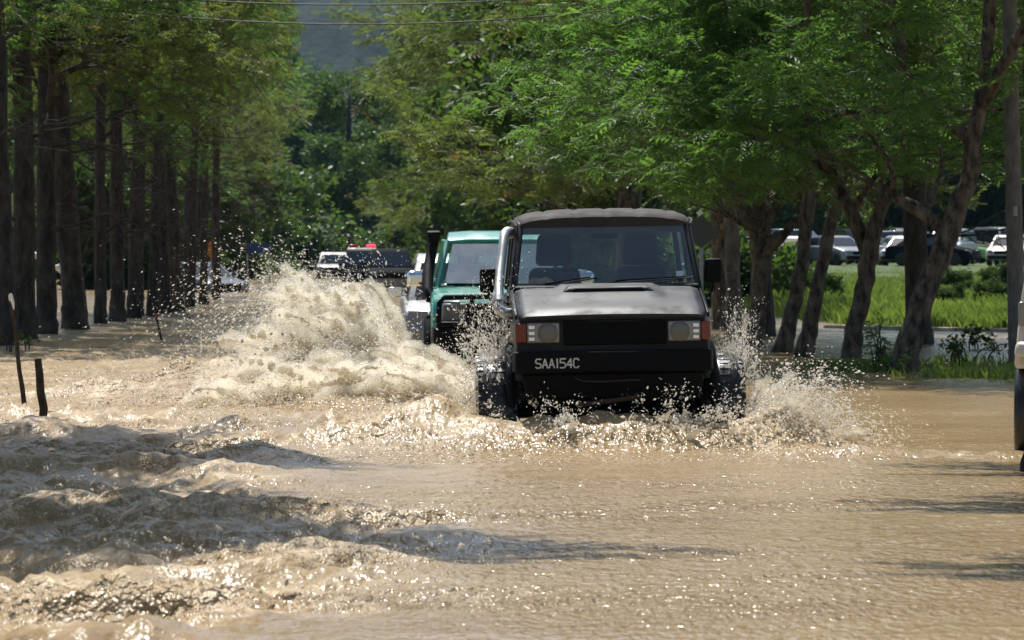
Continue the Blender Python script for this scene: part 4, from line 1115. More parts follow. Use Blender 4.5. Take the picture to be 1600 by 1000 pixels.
# lamps
for s, x0, x1 in ((-1, -0.70, -0.435), (1, 0.455, 0.72)):
    b = MB(); b.box(x0, x1, 0.0, 0.06, 0.868, 1.032); hl = jb('headlight', 'lamp_glass', b, bevel=0.012)
    cx = x1 - 0.095 if s < 0 else x0 + 0.095
    b = MB(); b.loft([[(cx + r * math.cos(a), y, 0.95 + r * math.sin(a)) for a in np.linspace(0, 2 * math.pi, 24, endpoint=False)] for r, y in ((0.084, 0.03), (0.084, -0.003), (0.078, -0.007), (0.04, -0.010))])
    b.build('lens', 'lamp_bowl', hl, sm=True)
    for k in range(3):
        xx = x0 + 0.012 if s < 0 else x1 - 0.062
        b = MB(); b.box(xx, xx + 0.05, -0.008, 0.02, 0.885 + k * 0.048, 0.918 + k * 0.048); b.build('side_lamp', 'chrome', hl, bevel=0.004)
    xa, xb = (-0.798, -0.706) if s < 0 else (0.726, 0.805)
    b = MB(); b.hexa([(xa, 0.03 if s < 0 else 0.0, 0.872), (xb, 0.0 if s < 0 else 0.03, 0.872), (xb, 0.2, 0.872), (xa, 0.2, 0.872)], [(xa, 0.03 if s < 0 else 0.0, 1.03), (xb, 0.0 if s < 0 else 0.03, 1.03), (xb, 0.2, 1.03), (xa, 0.2, 1.03)])
    jb('indicator', 'amber', b, bevel=0.01)
# painted registration on the bumper: stroke letters
GLYPH = {'S': [[(1, 1.0), (.75, 1), (.25, 1), (0, .85), (0, .65), (.25, .52), (.75, .48), (1, .35), (1, .15), (.75, 0), (.2, 0), (0, .1)]],
         'A': [[(0, 0), (.5, 1), (1, 0)], [(.2, .34), (.8, .34)]], '1': [[(.5, 0), (.5, 1), (.3, .85)]],
         '5': [[(1, 1), (.05, 1), (0, .58), (.7, .58), (1, .42), (1, .15), (.75, 0), (0, 0)]], '4': [[(.75, 0), (.75, 1), (0, .3), (1, .3)]],
         'C': [[(1, .85), (.8, 1), (.2, 1), (0, .8), (0, .2), (.2, 0), (.8, 0), (1, .15)]]}
xc = -0.635
for ch in 'SAA154C':
    wch = 0.024 if ch == '1' else 0.042
    b = MB()
    for st in GLYPH[ch]:
        for (ax, az), (bx, bz) in zip(st[:-1], st[1:]):
            p0 = Vector((xc + ax * wch, 0, 0.668 + az * 0.072)); p1 = Vector((xc + bx * wch, 0, 0.668 + bz * 0.072))
            d = (p1 - p0).normalized(); p0 -= d * 0.0035; p1 += d * 0.0035
            nrm = Vector((d.z, 0, -d.x)) * 0.0055
            yb_ = -0.1045
            b.hexa([(p0 + nrm) + Vector((0, yb_ + .02, 0)), (p1 + nrm) + Vector((0, yb_ + .02, 0)), (p1 - nrm) + Vector((0, yb_ + .02, 0)), (p0 - nrm) + Vector((0, yb_ + .02, 0))],
                   [(p0 + nrm) + Vector((0, yb_, 0)), (p1 + nrm) + Vector((0, yb_, 0)), (p1 - nrm) + Vector((0, yb_, 0)), (p0 - nrm) + Vector((0, yb_, 0))])
    b.build('letter', 'letter', bumper)
    xc += wch + 0.0125
# wipers, mirrors, snorkel
for p0, p1, p2 in (((-0.52, 1.13, 1.335), (-0.40, 1.14, 1.355), (-0.13, 1.195, 1.392)), ((0.02, 1.13, 1.335), (0.12, 1.14, 1.36), (0.68, 1.19, 1.385))):
    b = MB(); b.tube([p0, p1, p2], [0.011, 0.008, 0.006], 6); wp = jb('wiper', 'black_plastic', b, sm=True)
    b = MB(); b.tube([Vector(p1).lerp(Vector(p2), 0.1) + Vector((0, 0.012, -0.012)), Vector(p2) + Vector((0.06, 0.012, -0.008))], 0.007, 4); b.build('blade', 'rubber', wp)
for s, xm, zm in ((-1, -0.995, 1.375), (1, 0.915, 1.43)):
    b = MB(); b.box(xm - 0.075, xm + 0.075, 1.18, 1.25, zm - 0.105, zm + 0.105); mi = jb('wing_mirror', 'black_plastic', b, sm=True, bevel=0.03, seg=3)
    b = MB(); b.tube([(xm, 1.23, zm - 0.09), (xm - s * 0.01, 1.22, zm - 0.17), (xm - s * 0.05, 1.2, zm - 0.20), (s * 0.80, 1.2, zm - 0.19 if s < 0 else zm - 0.2)], 0.012, 6); b.build('mirror_arm', 'black_plastic', mi, sm=True)
b = MB()
b.tube([(-0.78, 0.75, 1.10), (-0.86, 0.73, 1.10), (-0.905, 0.75, 1.13), (-0.915, 0.82, 1.20), (-0.912, 1.0, 1.31), (-0.895, 1.18, 1.46), (-0.868, 1.36, 1.64), (-0.855, 1.44, 1.73), (-0.845, 1.50, 1.77), (-0.82, 1.58, 1.785), (-0.79, 1.64, 1.78)],
       [0.048, 0.05, 0.05, 0.046, 0.04, 0.04, 0.04, 0.041, 0.044, 0.048, 0.05], 14)
sn = jb('snorkel', 'steel', b, sm=True)
b = MB(); b.tube([(-0.914, 0.80, 1.18), (-0.915, 0.845, 1.222)], 0.062, 14); b.build('clamp', 'steel', sn, sm=True)
b = MB(); b.tube([(-0.80, 0.75, 1.10), (-0.755, 0.76, 1.10)], 0.066, 14); b.build('flange', 'steel', sn, sm=True)
b = MB(); b.tube([(-0.80, 0.78, 1.04), (-0.85, 0.7, 1.02), (-0.845, 0.68, 0.8), (-0.82, 0.66, 0.62)], 0.008, 5); jb('drain_hose', 'steel', b, sm=True)
# cabin: dash, seats with headrests, mirror, wheel
b = MB(); b.hexa([(-0.74, 1.24, 1.22), (0.74, 1.24, 1.22), (0.74, 1.62, 1.22), (-0.74, 1.62, 1.22)], [(-0.72, 1.26, 1.315), (0.72, 1.26, 1.315), (0.70, 1.60, 1.33), (-0.70, 1.60, 1.33)])
jb('dashboard', 'black_plastic', b, bevel=0.03)
for s, xs_ in ((-1, -0.40), (1, 0.36)):
    b = MB(); b.hexa([(xs_ - 0.27, 2.22, 0.85), (xs_ + 0.27, 2.22, 0.85), (xs_ + 0.27, 2.38, 0.85), (xs_ - 0.27, 2.38, 0.85)], [(xs_ - 0.23, 2.36, 1.47), (xs_ + 0.23, 2.36, 1.47), (xs_ + 0.21, 2.5, 1.47), (xs_ - 0.21, 2.5, 1.47)])
    st_ = jb('seat', 'seat', b, sm=True, bevel=0.06, seg=3)
    b = MB(); b.hexa([(xs_ - 0.17, 2.37, 1.485), (xs_ + 0.17, 2.37, 1.485), (xs_ + 0.17, 2.48, 1.485), (xs_ - 0.17, 2.48, 1.485)], [(xs_ - 0.145, 2.40, 1.77), (xs_ + 0.145, 2.40, 1.77), (xs_ + 0.14, 2.5, 1.77), (xs_ - 0.14, 2.5, 1.77)])
    b.build('headrest', 'seat', st_, sm=True, bevel=0.05, seg=3)
    b = MB(); b.box(xs_ - 0.26, xs_ + 0.26, 1.85, 2.3, 0.75, 0.9); b.build('cushion', 'seat', st_, bevel=0.04)
b = MB(); b.box(-0.10, 0.13, 1.64, 1.67, 1.72, 1.79); rv = jb('rear_view_mirror', 'black_plastic', b, bevel=0.015)
b = MB(); b.tube([(0.01, 1.65, 1.79), (0.01, 1.62, 1.85)], 0.01, 6); b.build('stalk', 'black_plastic', rv)
b = MB(); b.tube([(-0.40 + 0.19 * math.cos(a), 1.78 + 0.09 * math.sin(a), 1.28 + 0.16 * math.sin(a)) for a in np.linspace(0, 2 * math.pi, 25)], 0.015, 6); jb('steering_wheel', 'black_plastic', b, sm=True)
for s in (-1, 1):
    for yw in (0.66, 3.0):
        w_ = wheel(J, s * 0.945, yw, 0.435, 0.31, s, tread=True)
        w_.location = (0, 0, -0.155)
# wad of orange cloth lying on the dash
b = MB()
rr = random.Random(3)
lp = []
for k, (xx, hh) in enumerate(((-0.70, 0.01), (-0.66, 0.05), (-0.6, 0.042), (-0.55, 0.055), (-0.5, 0.03), (-0.47, 0.008))):
    lp.append([(JEEP.x + xx, JEEP.y + 1.33 - 0.07, 1.335), (JEEP.x + xx, JEEP.y + 1.33 - 0.04, 1.335 + hh * rr.uniform(.8, 1.2)), (JEEP.x + xx, JEEP.y + 1.34 + 0.03, 1.335 + hh), (JEEP.x + xx, JEEP.y + 1.33 + 0.08, 1.335)])
b.loft(lp)
tag(b.build('folded_cloth', 'orange_cloth', None, sm=True, bevel=0.008), 'crumpled orange and yellow cloth behind the windscreen of the black jeep', 'cloth')

# ---------------------------------------------------------------- green pickup with snorkel and bull bar
G = make_car('pickup_truck', 'bright green pickup with black snorkel and bull bar behind the black jeep', 'pickup', (-0.10, 44.1, 0), R(1.5), 'green_paint', L=4.9, W=1.66, Hh=1.99, kind='snorkel_pickup',
             glass='glass_sky', sink=0.17, seats=True, trim='chrome', wheel_r=0.38)
b = MB()
b.tube([(-0.74, 0.95, 1.20), (-0.84, 0.95, 1.22), (-0.87, 1.05, 1.30), (-0.855, 1.32, 1.55), (-0.80, 1.62, 1.82), (-0.79, 1.64, 1.86)], [0.06, 0.065, 0.07, 0.065, 0.062, 0.062], 12)
sn = b.build('snorkel', 'black_plastic', G, sm=True)
b = MB(); b.hexa([(-0.855, 1.58, 1.86), (-0.725, 1.58, 1.86), (-0.725, 1.72, 1.86), (-0.855, 1.72, 1.86)], [(-0.875, 1.52, 1.99), (-0.705, 1.52, 1.99), (-0.705, 1.74, 2.01), (-0.875, 1.74, 2.01)])
b.build('snorkel_head', 'black_plastic', sn, sm=True, bevel=0.02)
b = MB()     # bull bar hoop with headlight loops
b.tube([(-0.72, -0.09, 0.62), (-0.745, -0.12, 0.95), (-0.735, -0.12, 1.17), (-0.68, -0.12, 1.235), (0.0, -0.14, 1.25), (0.68, -0.12, 1.235), (0.735, -0.12, 1.17), (0.745, -0.12, 0.95), (0.72, -0.09, 0.62)], 0.032, 10)
b.tube([(-0.72, -0.10, 0.93), (0.72, -0.10, 0.93)], 0.028, 8); b.tube([(-0.36, -0.12, 1.24), (-0.36, -0.1, 0.6)], 0.028, 8); b.tube([(0.36, -0.12, 1.24), (0.36, -0.1, 0.6)], 0.028, 8)
b.build('bull_bar', 'black_plastic', G, sm=True)
b = MB(); b.hexa([(-0.80, -0.12, 0.55), (0.80, -0.12, 0.55), (0.83, 0.2, 0.55), (-0.83, 0.2, 0.55)], [(-0.80, -0.12, 0.90), (0.80, -0.12, 0.90), (0.83, 0.2, 0.90), (-0.83, 0.2, 0.90)])
b.build('bar_bumper', 'black_plastic', G, bevel=0.03)
for s in (-1, 1):
    b = MB(); b.hexa([(s * 0.40, -0.02, 0.95), (s * 0.72, 0.05, 0.95), (s * 0.72, 0.3, 0.95), (s * 0.40, 0.3, 0.95)], [(s * 0.40, 0.0, 1.165), (s * 0.70, 0.07, 1.165), (s * 0.70, 0.3, 1.165), (s * 0.40, 0.3, 1.165)])
    b.build('headlight_lens', 'lamp_dull', G, sm=True, bevel=0.03)
    b = MB(); b.box(s * 0.985 - 0.125, s * 0.985 + 0.125, 1.30, 1.42, 1.35, 1.53); b.build('chrome_mirror_shell', 'chrome', G, sm=True, bevel=0.05, seg=3)
    b = MB(); b.tube([(s * 0.84, 0.95 + 0.55 * math.cos(a), 0.40 + 0.55 * math.sin(a)) for a in np.linspace(0.05, math.pi - 0.05, 13)], 0.07, 8); b.build('fender_flare', 'charcoal_paint', G, sm=True)
b = MB(); b.tube([(-0.66, 1.9, 1.93), (-0.50, 2.1, 2.28)], 0.006, 5); b.build('aerial', 'black_plastic', G)
# silver car tucked in behind it
S_ = make_car('silver_car', 'silver station car following close behind the green pickup', 'car', (-0.66, 53.6, 0), R(2.2), 'silver_paint', L=4.5, W=1.72, Hh=1.72, kind='suv', sink=0.18, trim='chrome')
# further back along the road
make_car('black_wagon', 'boxy black wagon with pale bumper, queued behind the silver car', 'car', (-4.5, 143, 0), R(2.7), 'charcoal_paint', L=4.4, W=1.78, Hh=1.86, kind='suv', sink=0.3, trim='silver_paint')
P_ = make_car('emergency_vehicle', 'pale-roofed dark-windowed wagon with red roof lights behind the black wagon', 'emergency car', (-6.85, 176, 0), R(2.7), 'charcoal_paint', L=4.8, W=1.82, Hh=1.9, kind='van', sink=0.35)
b = MB(); b.hexa([(-0.70, 1.0, 1.80), (0.70, 1.0, 1.80), (0.70, 4.6, 1.86), (-0.70, 4.6, 1.86)], [(-0.66, 1.1, 1.925), (0.66, 1.1, 1.925), (0.66, 4.5, 1.94), (-0.66, 4.5, 1.94)]); b.build('roof_panel', 'cream_paint', P_, bevel=0.03)
b = MB(); b.box(-0.62, 0.62, 1.5, 1.75, 1.92, 1.975); lb_ = b.build('light_bar', 'black_plastic', P_, bevel=0.02)
for s in (-1, 1):
    b = MB(); b.box(s * 0.4 - 0.22, s * 0.4 + 0.22, 1.49, 1.74, 1.977, 2.09); o = b.build('beacon', 'red_lens', lb_, bevel=0.03)
m, nt, bs = new_mat('lit_beacon')
bs.inputs['Base Color'].default_value = (0.6, 0.02, 0.03, 1); bs.inputs['Emission Color'].default_value = (1.0, 0.05, 0.08, 1); bs.inputs['Emission Strength'].default_value = 1.6
o.data.materials.clear(); o.data.materials.append(m)
make_car('sedan', 'pale silver sedan glinting in the sun beside the red-lit wagon', 'car', (-9.1, 196, 0), R(2.7), 'silver_paint', L=4.4, W=1.75, Hh=1.6, kind='suv', sink=0.25)
make_car('small_pickup', 'small white pickup below the brown lorry', 'pickup', (-16.2, 300, 0.35), R(5), 'white_paint', L=4.6, W=1.7, Hh=1.65, kind='pickup', sink=0.0)
make_car('sedan', 'dark slate-blue sedan standing in the flood by the left row', 'car', (-10.1, 138, 0), R(35), 'slate_paint', L=4.5, W=1.75, Hh=1.5, kind='sedan', sink=0.42)

# brown lorry with a printed blue box, seen three-quarter
T = thing('lorry', 'brown-cabbed lorry with a blue printed cargo box at the end of the road', 'lorry', (-16.6, 330, 0.4), (0, 0, R(118)))
b = MB(); b.loft([[(-1.1, 0.25, 0.6), (-1.1, 0.0, 0.75), (-1.1, 0.0, 1.45), (-1.1, 0.35, 2.15), (-1.1, 0.7, 2.45), (-1.1, 1.7, 2.45), (-1.1, 1.7, 0.6)], [(1.1, 0.25, 0.6), (1.1, 0.0, 0.75), (1.1, 0.0, 1.45), (1.1, 0.35, 2.15), (1.1, 0.7, 2.45), (1.1, 1.7, 2.45), (1.1, 1.7, 0.6)]])
cab = b.build('cab', 'tan_paint', T, bevel=0.06)
b = MB(); b.quad((-0.95, 0.03, 1.5), (0.95, 0.03, 1.5), (0.92, 0.34, 2.12), (-0.92, 0.34, 2.12), -0.02); b.build('windscreen', 'dark_glass', cab)
for s in (-1, 1):
    b = MB(); b.box(s * 1.1 - 0.012, s * 1.1 + 0.012, 0.55, 1.4, 1.45, 2.1); b.build('side_window', 'dark_glass', cab)
b = MB(); b.box(-1.2, 1.2, 1.9, 6.5, 0.75, 0.95); b.build('bed', 'black_plastic', T)
b = MB(); b.box(-1.15, 1.15, 1.95, 6.4, 0.95, 1.5); b.build('side_board', 'tan_paint', T, bevel=0.02)
b = MB(); b.box(-1.1, 1.1, 2.3, 5.6, 1.5, 2.75); bx_ = b.build('cargo_box', 'blue_panel', T, bevel=0.02)
for y0, y1, z0, z1 in ((2.5, 3.0, 2.2, 2.6), (3.9, 4.5, 1.8, 2.3)):
    b = MB(); b.box(1.1, 1.106, y0, y1, z0, z1); b.build('printed_panel', 'pink_print', bx_)
for yw in (0.95, 5.0):
    for s in (-1, 1): wheel(T, s * 0.95, yw, 0.45, 0.3, s, n=18)

# pale truck entering at the right edge
K = thing('pale_truck', 'cream painted truck with black tyre entering at the right of the road', 'truck', (4.93, 30.6, 0), (0, 0, R(-9)))
b = MB(); b.hexa([(-0.93, 0.3, 0.66), (0.93, 0.3, 0.66), (0.95, 2.2, 0.66), (-0.95, 2.2, 0.66)], [(-0.885, 0.5, 1.18), (0.885, 0.5, 1.18), (0.92, 2.2, 1.18), (-0.92, 2.2, 1.18)])
b.build('cab', 'cream_paint', K, bevel=0.04)
b = MB(); b.hexa([(-0.93, 0.2, 0.76), (0.93, 0.2, 0.76), (0.93, 0.5, 0.76), (-0.93, 0.5, 0.76)], [(-0.91, 0.25, 0.88), (0.91, 0.25, 0.88), (0.91, 0.5, 0.88), (-0.91, 0.5, 0.88)])
b.build('step', 'cream_paint', K, bevel=0.03)
b = MB(); b.hexa([(-0.90, 0.75, 1.15), (0.90, 0.75, 1.15), (0.90, 2.1, 1.15), (-0.90, 2.1, 1.15)], [(-0.78, 1.0, 1.85), (0.78, 1.0, 1.85), (0.78, 2.0, 1.85), (-0.78, 2.0, 1.85)])
cb = b.build('cabin', 'cream_paint', K, bevel=0.04)
b = MB(); b.quad((-0.8, 0.745, 1.22), (0.8, 0.745, 1.22), (0.72, 0.97, 1.78), (-0.72, 0.97, 1.78), -0.012); b.build('windscreen', 'dark_glass', cb)
b = MB(); b.box(-0.90, -0.83, 0.42, 0.52, 1.0, 1.2); b.build('corner_lamp', 'lamp_glass', K, bevel=0.02)
b = MB(); b.box(-0.90, 0.90, 2.3, 4.6, 0.6, 1.15); b.build('bed', 'cream_paint', K, bevel=0.03)
for s in (-1, 1):
    for yw in (0.55, 3.7):
        w_ = wheel(K, s * 0.80, yw, 0.40, 0.25, s, n=28, rim='black_plastic'); w_.location = (0, 0, -0.12)

# parked cars on the bank
cars = [  # px of centre, px of wheel line, depth, kind, paint, yaw, label
    (1128, 417, 186, 'sedan', 'grey_paint', 25, 'grey sedan parked on the bank behind the jeep mirror'),
    (1158, 416, 196, 'van', 'white_paint', 10, 'white van parked on the bank behind the grey bole'),
    (1212, 418, 184, 'sedan', 'silver_paint', -30, 'silver sedan parked on the bank beside the forked trunk'),
    (1252, 415, 198, 'sedan', 'white_paint', 20, 'white sedan half hidden behind paired verge trunks'),
    (1308, 417, 186, 'suv', 'navy_paint', 62, 'navy blue wagon parked sideways on the bank'),
    (1358, 415, 192, 'suv', 'charcoal_paint', 15, 'charcoal wagon behind the V-forked verge trunk'),
    (1400, 417, 184, 'sedan', 'white_paint', -22, 'white sedan parked nose-out on the bank with a black wheel showing'),
    (1443, 417, 185, 'sedan', 'white_paint', 18, 'white sedan tucked behind the leaning verge trunk'),
    (1425, 401, 214, 'van', 'olive_paint', 10, 'dark van with pale roof in the back row of parked cars'),
    (1392, 404, 208, 'sedan', 'maroon_paint', 30, 'dark maroon sedan in the back row of parked cars'),
    (1525, 418, 182, 'sedan', 'charcoal_paint', 65, 'long dark sedan parked sideways near the utility pole'),
    (1552, 408, 200, 'sedan', 'lime_paint', 70, 'lime green car behind the long dark sedan'),
    (1568, 419, 180, 'sedan', 'cream_paint', -15, 'cream sedan parked next to the utility pole'),
    (1330, 404, 212, 'sedan', 'silver_paint', 40, 'silver sedan in the back row behind the navy wagon'),
    (1490, 404, 212, 'suv', 'silver_paint', 70, 'silver wagon in the back row behind the dark sedan'),
    (1182, 408, 206, 'suv', 'grey_paint', 35, 'grey wagon in the back row between the grey bole and the forked trunk'),
    (1278, 408, 204, 'sedan', 'silver_paint', -25, 'silver sedan seen between the slim leaning trunk and its neighbour'),
    (1345, 417, 183, 'sedan', 'grey_paint', 30, 'grey sedan parked behind the foot of the V-forked trunk'),
    (1468, 416, 187, 'suv', 'white_paint', -20, 'white wagon parked just right of the leaning trunk'),
    (1588, 406, 206, 'van', 'silver_paint', 15, 'silver van parked beyond the utility pole'),
    (1370, 400, 222, 'van', 'white_paint', 20, 'white van in the last row of parked cars'),
    (1100, 412, 200, 'suv', 'white_paint', 30, 'white wagon parked on the bank close to the road sign'),
]
for px, py, d, kind, paint, yaw, lab in cars:
    p = at_depth(px, py, d)
    zz = float(ground_z(np.array([p.x]), np.array([float(d)]))[0])
    make_car('parked_car', lab, 'car', (p.x, d, zz), R(yaw), paint, L=4.3 if kind == 'sedan' else 4.6, W=1.74, Hh={'sedan': 1.45, 'suv': 1.75, 'van': 1.95}[kind], kind=kind, group='cars parked on the bank')
# ================================================================== posts, signs, cables, undergrowth
def stake(name, label, base, top, r0, r1, mat='wood', tip=None, knots=3, seed=1):
    g = ground(*base); q = at_depth(top[0], top[1], g.y)
    rr_ = random.Random(seed)
    t = thing(name, label, 'stake', (g.x, g.y, 0))
    a = Vector((0, 0, 0)); z = q - Vector((g.x, g.y, 0)); down = a - (z - a).normalized() * 0.5
    pts = [down, a] + [a.lerp(z, k / (knots + 1)) + Vector((rr_.gauss(0, r0 * .25), rr_.gauss(0, r0 * .25), 0)) for k in range(1, knots + 1)] + [z]
    n = len(pts)
    b = MB(); b.tube(pts, [(r0 + (r1 - r0) * k / (n - 1)) * rr_.uniform(.9, 1.1) for k in range(n)], 9); b.build('shaft', mat, t, sm=True)
    if tip:
        b = MB(); b.tube([a.lerp(z, 0.9), a.lerp(z, 1.03)], [r1 * 1.25, r1 * 1.2], 9); b.build('tip', tip, t, sm=True)
    return t
stake('wooden_stake', 'short upright dark wooden stake in the broken water', (66, 664), (59, 561), 0.042, 0.036, seed=2)
t = stake('broken_branch_stake', 'tall thin crooked stake with a pale rag at its top', (38, 634), (17, 468), 0.028, 0.018, seed=3, knots=5)
g = ground(38, 634); q = at_depth(17, 470, g.y)
b = MB(); z = q - Vector((g.x, g.y, 0)); b.tube([z, z + Vector((0.0, -0.03, 0.06)), z + Vector((0.025, -0.03, -0.02)), z + Vector((0.035, -0.03, -0.09))], [0.02, 0.025, 0.018, 0.006], 6); b.build('rag', 'lamp_white', t, sm=True)
stake('marker_stake', 'thin leaning stake with a red tip sticking out of the water', (252, 530), (243, 491), 0.022, 0.02, tip='red_plastic', seed=4)
stake('marker_stake', 'stub of a dark stake leaning in the water past the red-tipped one', (301, 508), (293, 492), 0.025, 0.022, seed=5)

# utility poles and the two cables
g = ground(1590, 580)
P1 = thing('utility_pole', 'grey wooden utility pole on the verge beside the leaning tree', 'pole', (g.x, g.y, 0))
q0, q1 = at_depth(1577, 0, g.y), at_depth(1590, 580, g.y)
dxz = (q0.x - q1.x) / (q0.z - q1.z)
b = MB(); b.tube([(0, 0, -0.8), (0, 0, 0), (dxz * 4, 0, 4), (dxz * 8, 0, 8)], [0.125, 0.118, 0.10, 0.085], 14); b.build('shaft', 'pole', P1, sm=True)
b = MB(); b.box(dxz * 7 - 0.9, dxz * 7 + 0.9, -0.18, -0.08, 6.9, 7.0); b.build('cross_arm', 'pole', P1)
b = MB(); b.tube([(dxz * 2.1, -0.10, 2.05), (dxz * 2.1, -0.10, 2.18)], 0.03, 8); b.build('bracket', 'zinc', P1)
P2 = thing('utility_pole', 'grey wooden utility pole on the far side of the left row carrying the cables', 'pole', (-20.5, 78, 0))
b = MB(); b.tube([(0, 0, -0.8), (0, 0, 9)], [0.12, 0.09], 12); b.build('shaft', 'pole', P2, sm=True)
for nm, fy in (('lower', lambda x: 38 - 35 * ((x - 560) / 490.0) ** 2), ('upper', lambda x: 7.5 - 7.5 * ((x - 550) / 250.0) ** 2 if x < 800 else -0.0 - 0.06 * (x - 800) - 2e-5 * (x - 800) ** 2)):
    pts = []
    for px in np.linspace(1577, -760, 60):
        d = g.y + (78 - g.y) * (1577 - px) / 2337.0
        pts.append(at_depth(px, fy(px), d))
    b = MB(); b.tube(pts, 0.012, 5)
    tag(b.build('power_cable', 'cable', None, sm=True), 'black overhead cable sagging across the road, the %s of two' % nm, 'cable', 'overhead cables')

# road signs
def diamond(label, px, py, d, size, mat, base_z, name='road_sign', back=False):
    c = at_depth(px, py, d)
    t = thing(name, label, 'sign', (c.x, d, base_z))
    h = c.z - base_z
    b = MB(); b.tube([(0, 0.03, -0.3), (0, 0.03, h + size * 0.4)], 0.03, 8); b.build('post', 'zinc', t, sm=True)
    b = MB(); s = size * 0.5
    lo = lambda y, s: [(-s, y, h), (-s * 0.08, y, h - s * 0.92), (s * 0.08, y, h - s * 0.92), (s, y, h), (s * 0.08, y, h + s * 0.92), (-s * 0.08, y, h + s * 0.92)]
    b.loft([lo(-0.005, s), lo(0.01, s)]); b.build('plate', mat, t)
    return t
diamond('orange diamond road sign on a post by the left row', 330, 390, 128, 0.62, 'sign_orange', -0.3)
diamond('grey back of a diamond road sign showing beside the black jeep roof', 1096, 362, 57, 0.52, 'sign_back', -0.3)
c = at_depth(404, 388, 172)
t = thing('direction_sign', 'dark blue rectangular road sign on two posts beyond the slate sedan', 'sign', (c.x, 172, 0))
for s in (-1, 1):
    b = MB(); b.tube([(s * 0.5, 0.05, -0.5), (s * 0.5, 0.05, c.z + 0.2)], 0.035, 8); b.build('post', 'zinc', t, sm=True)
b = MB(); b.box(-0.55, 0.55, -0.01, 0.012, c.z - 0.22, c.z + 0.22); b.build('plate', 'sign_blue', t)
# street lamps standing beyond the left row
for (p0, p1, hpx, lab) in (((16, 393), (62, 400), 12, 'white street lamp arm showing between the stoutest trunk and its neighbours'), ((104, 428), (86, 418), 106, 'small white street lamp head peeping out beside the stoutest trunk')):
    d = 104
    a, z = at_depth(*p0, d), at_depth(*p1, d)
    t = thing('street_lamp', lab, 'street lamp', (a.x, d, 0))
    b = MB(); b.tube([(0, 0, -0.5), (0, 0, a.z)], 0.05, 8); b.build('post', 'zinc', t, sm=True)
    dx = z.x - a.x; dz = z.z
    b = MB(); b.tube([(0, 0, a.z), (dx * 0.35, 0, a.z + 0.01), (dx * 0.62, 0, (a.z + dz) / 2)], [0.035, 0.04, 0.045], 8); b.build('arm', 'lamp_white', t, sm=True)
    b = MB(); b.tube([(dx * 0.6, 0, (a.z + dz) / 2 + 0.0), (dx * 0.8, 0, dz + 0.02), (dx, 0, dz)], [0.05, 0.10, 0.06], 8); b.build('lamp_head', 'lamp_white', t, sm=True)

# grass on the bank
nr = np.random.RandomState(4)
def grass(name, label, P, hmin, hmax, blades=6, spread=0.12):
    n = len(P)
    V = np.zeros((n, blades, 4, 3)); base = np.repeat(P[:, None, :], blades, 1)
    ang = nr.uniform(0, 2 * np.pi, (n, blades)); h = nr.uniform(hmin, hmax, (n, blades)) * np.clip(1.15 - 0.008 * (P[:, 1:2] - 76), 0.3, 1.1); lean = nr.uniform(0.1, 0.7, (n, blades)) * h
    o = base + np.stack([nr.normal(0, spread, (n, blades)), nr.normal(0, spread, (n, blades)), np.full((n, blades), -0.05)], 2)
    dr = np.stack([np.cos(ang), np.sin(ang), np.zeros_like(ang)], 2); sd = np.stack([-np.sin(ang), np.cos(ang), np.zeros_like(ang)], 2)
    wd = nr.uniform(0.008, 0.02, (n, blades))[..., None]
    V[:, :, 0] = o - sd * wd; V[:, :, 1] = o + sd * wd
    mid = o + dr * (lean * 0.35)[..., None]; mid[..., 2] += h * 0.65
    V[:, :, 2] = mid + sd * wd * 0.8
    tip = o + dr * lean[..., None]; tip[..., 2] += h
    V[:, :, 3] = tip
    F = np.arange(n * blades * 4).reshape(-1, 4)
    me = np_mesh(name, V.reshape(-1, 3), F[:, [0, 1, 2, 3]])
    a = me.attributes.new('tint', 'FLOAT', 'POINT')
    tv = np.clip(0.45 + 0.35 * noise2(P[:, 0] * 0.4, P[:, 1] * 0.15) + nr.normal(0, 0.12, n), 0, 0.85)
    a.data.foreach_set('value', np.repeat(tv, blades * 4).astype(np.float32))
    return tag(link_mesh(name, me, M['grass']), label, 'grass', kind='stuff')
pts = []
while len(pts) < 11000:
    d = 75.5 + 104 * nr.rand() ** 1.6
    lo, hi = max(right_row(d) + 1.5, 260 * d / F_PX), 860 * d / F_PX
    x = lo + (hi - lo) * nr.rand()
    pts.append((x, d))
pts = np.array(pts); zz = ground_z(pts[:, 0], pts[:, 1])
ok = (zz > -0.03) & (noise2(pts[:, 0] * 0.5 + 7, pts[:, 1] * 0.2) > -0.35)
grass('grass', 'tall bright green grass covering the bank below the parked cars', np.column_stack([pts, zz])[ok], 0.12, 0.36, 5)
pts = []
for px, py, sx, sd, n in ((1560, 590, 0.5, 0.35, 260), (1375, 578, 0.4, 0.5, 150), (1310, 575, 0.2, 0.3, 80), (1500, 570, 0.5, 1.2, 90), (1590, 583, 0.25, 0.4, 150)):
    g_ = ground(px, py)
    for _ in range(n): pts.append((nr.normal(g_.x, sx), nr.normal(g_.y, sd), 0.0))
grass('verge_grass', 'low green grass and weeds poking out of the water around the verge trunks', np.array(pts), 0.05, 0.2, 5, 0.08)

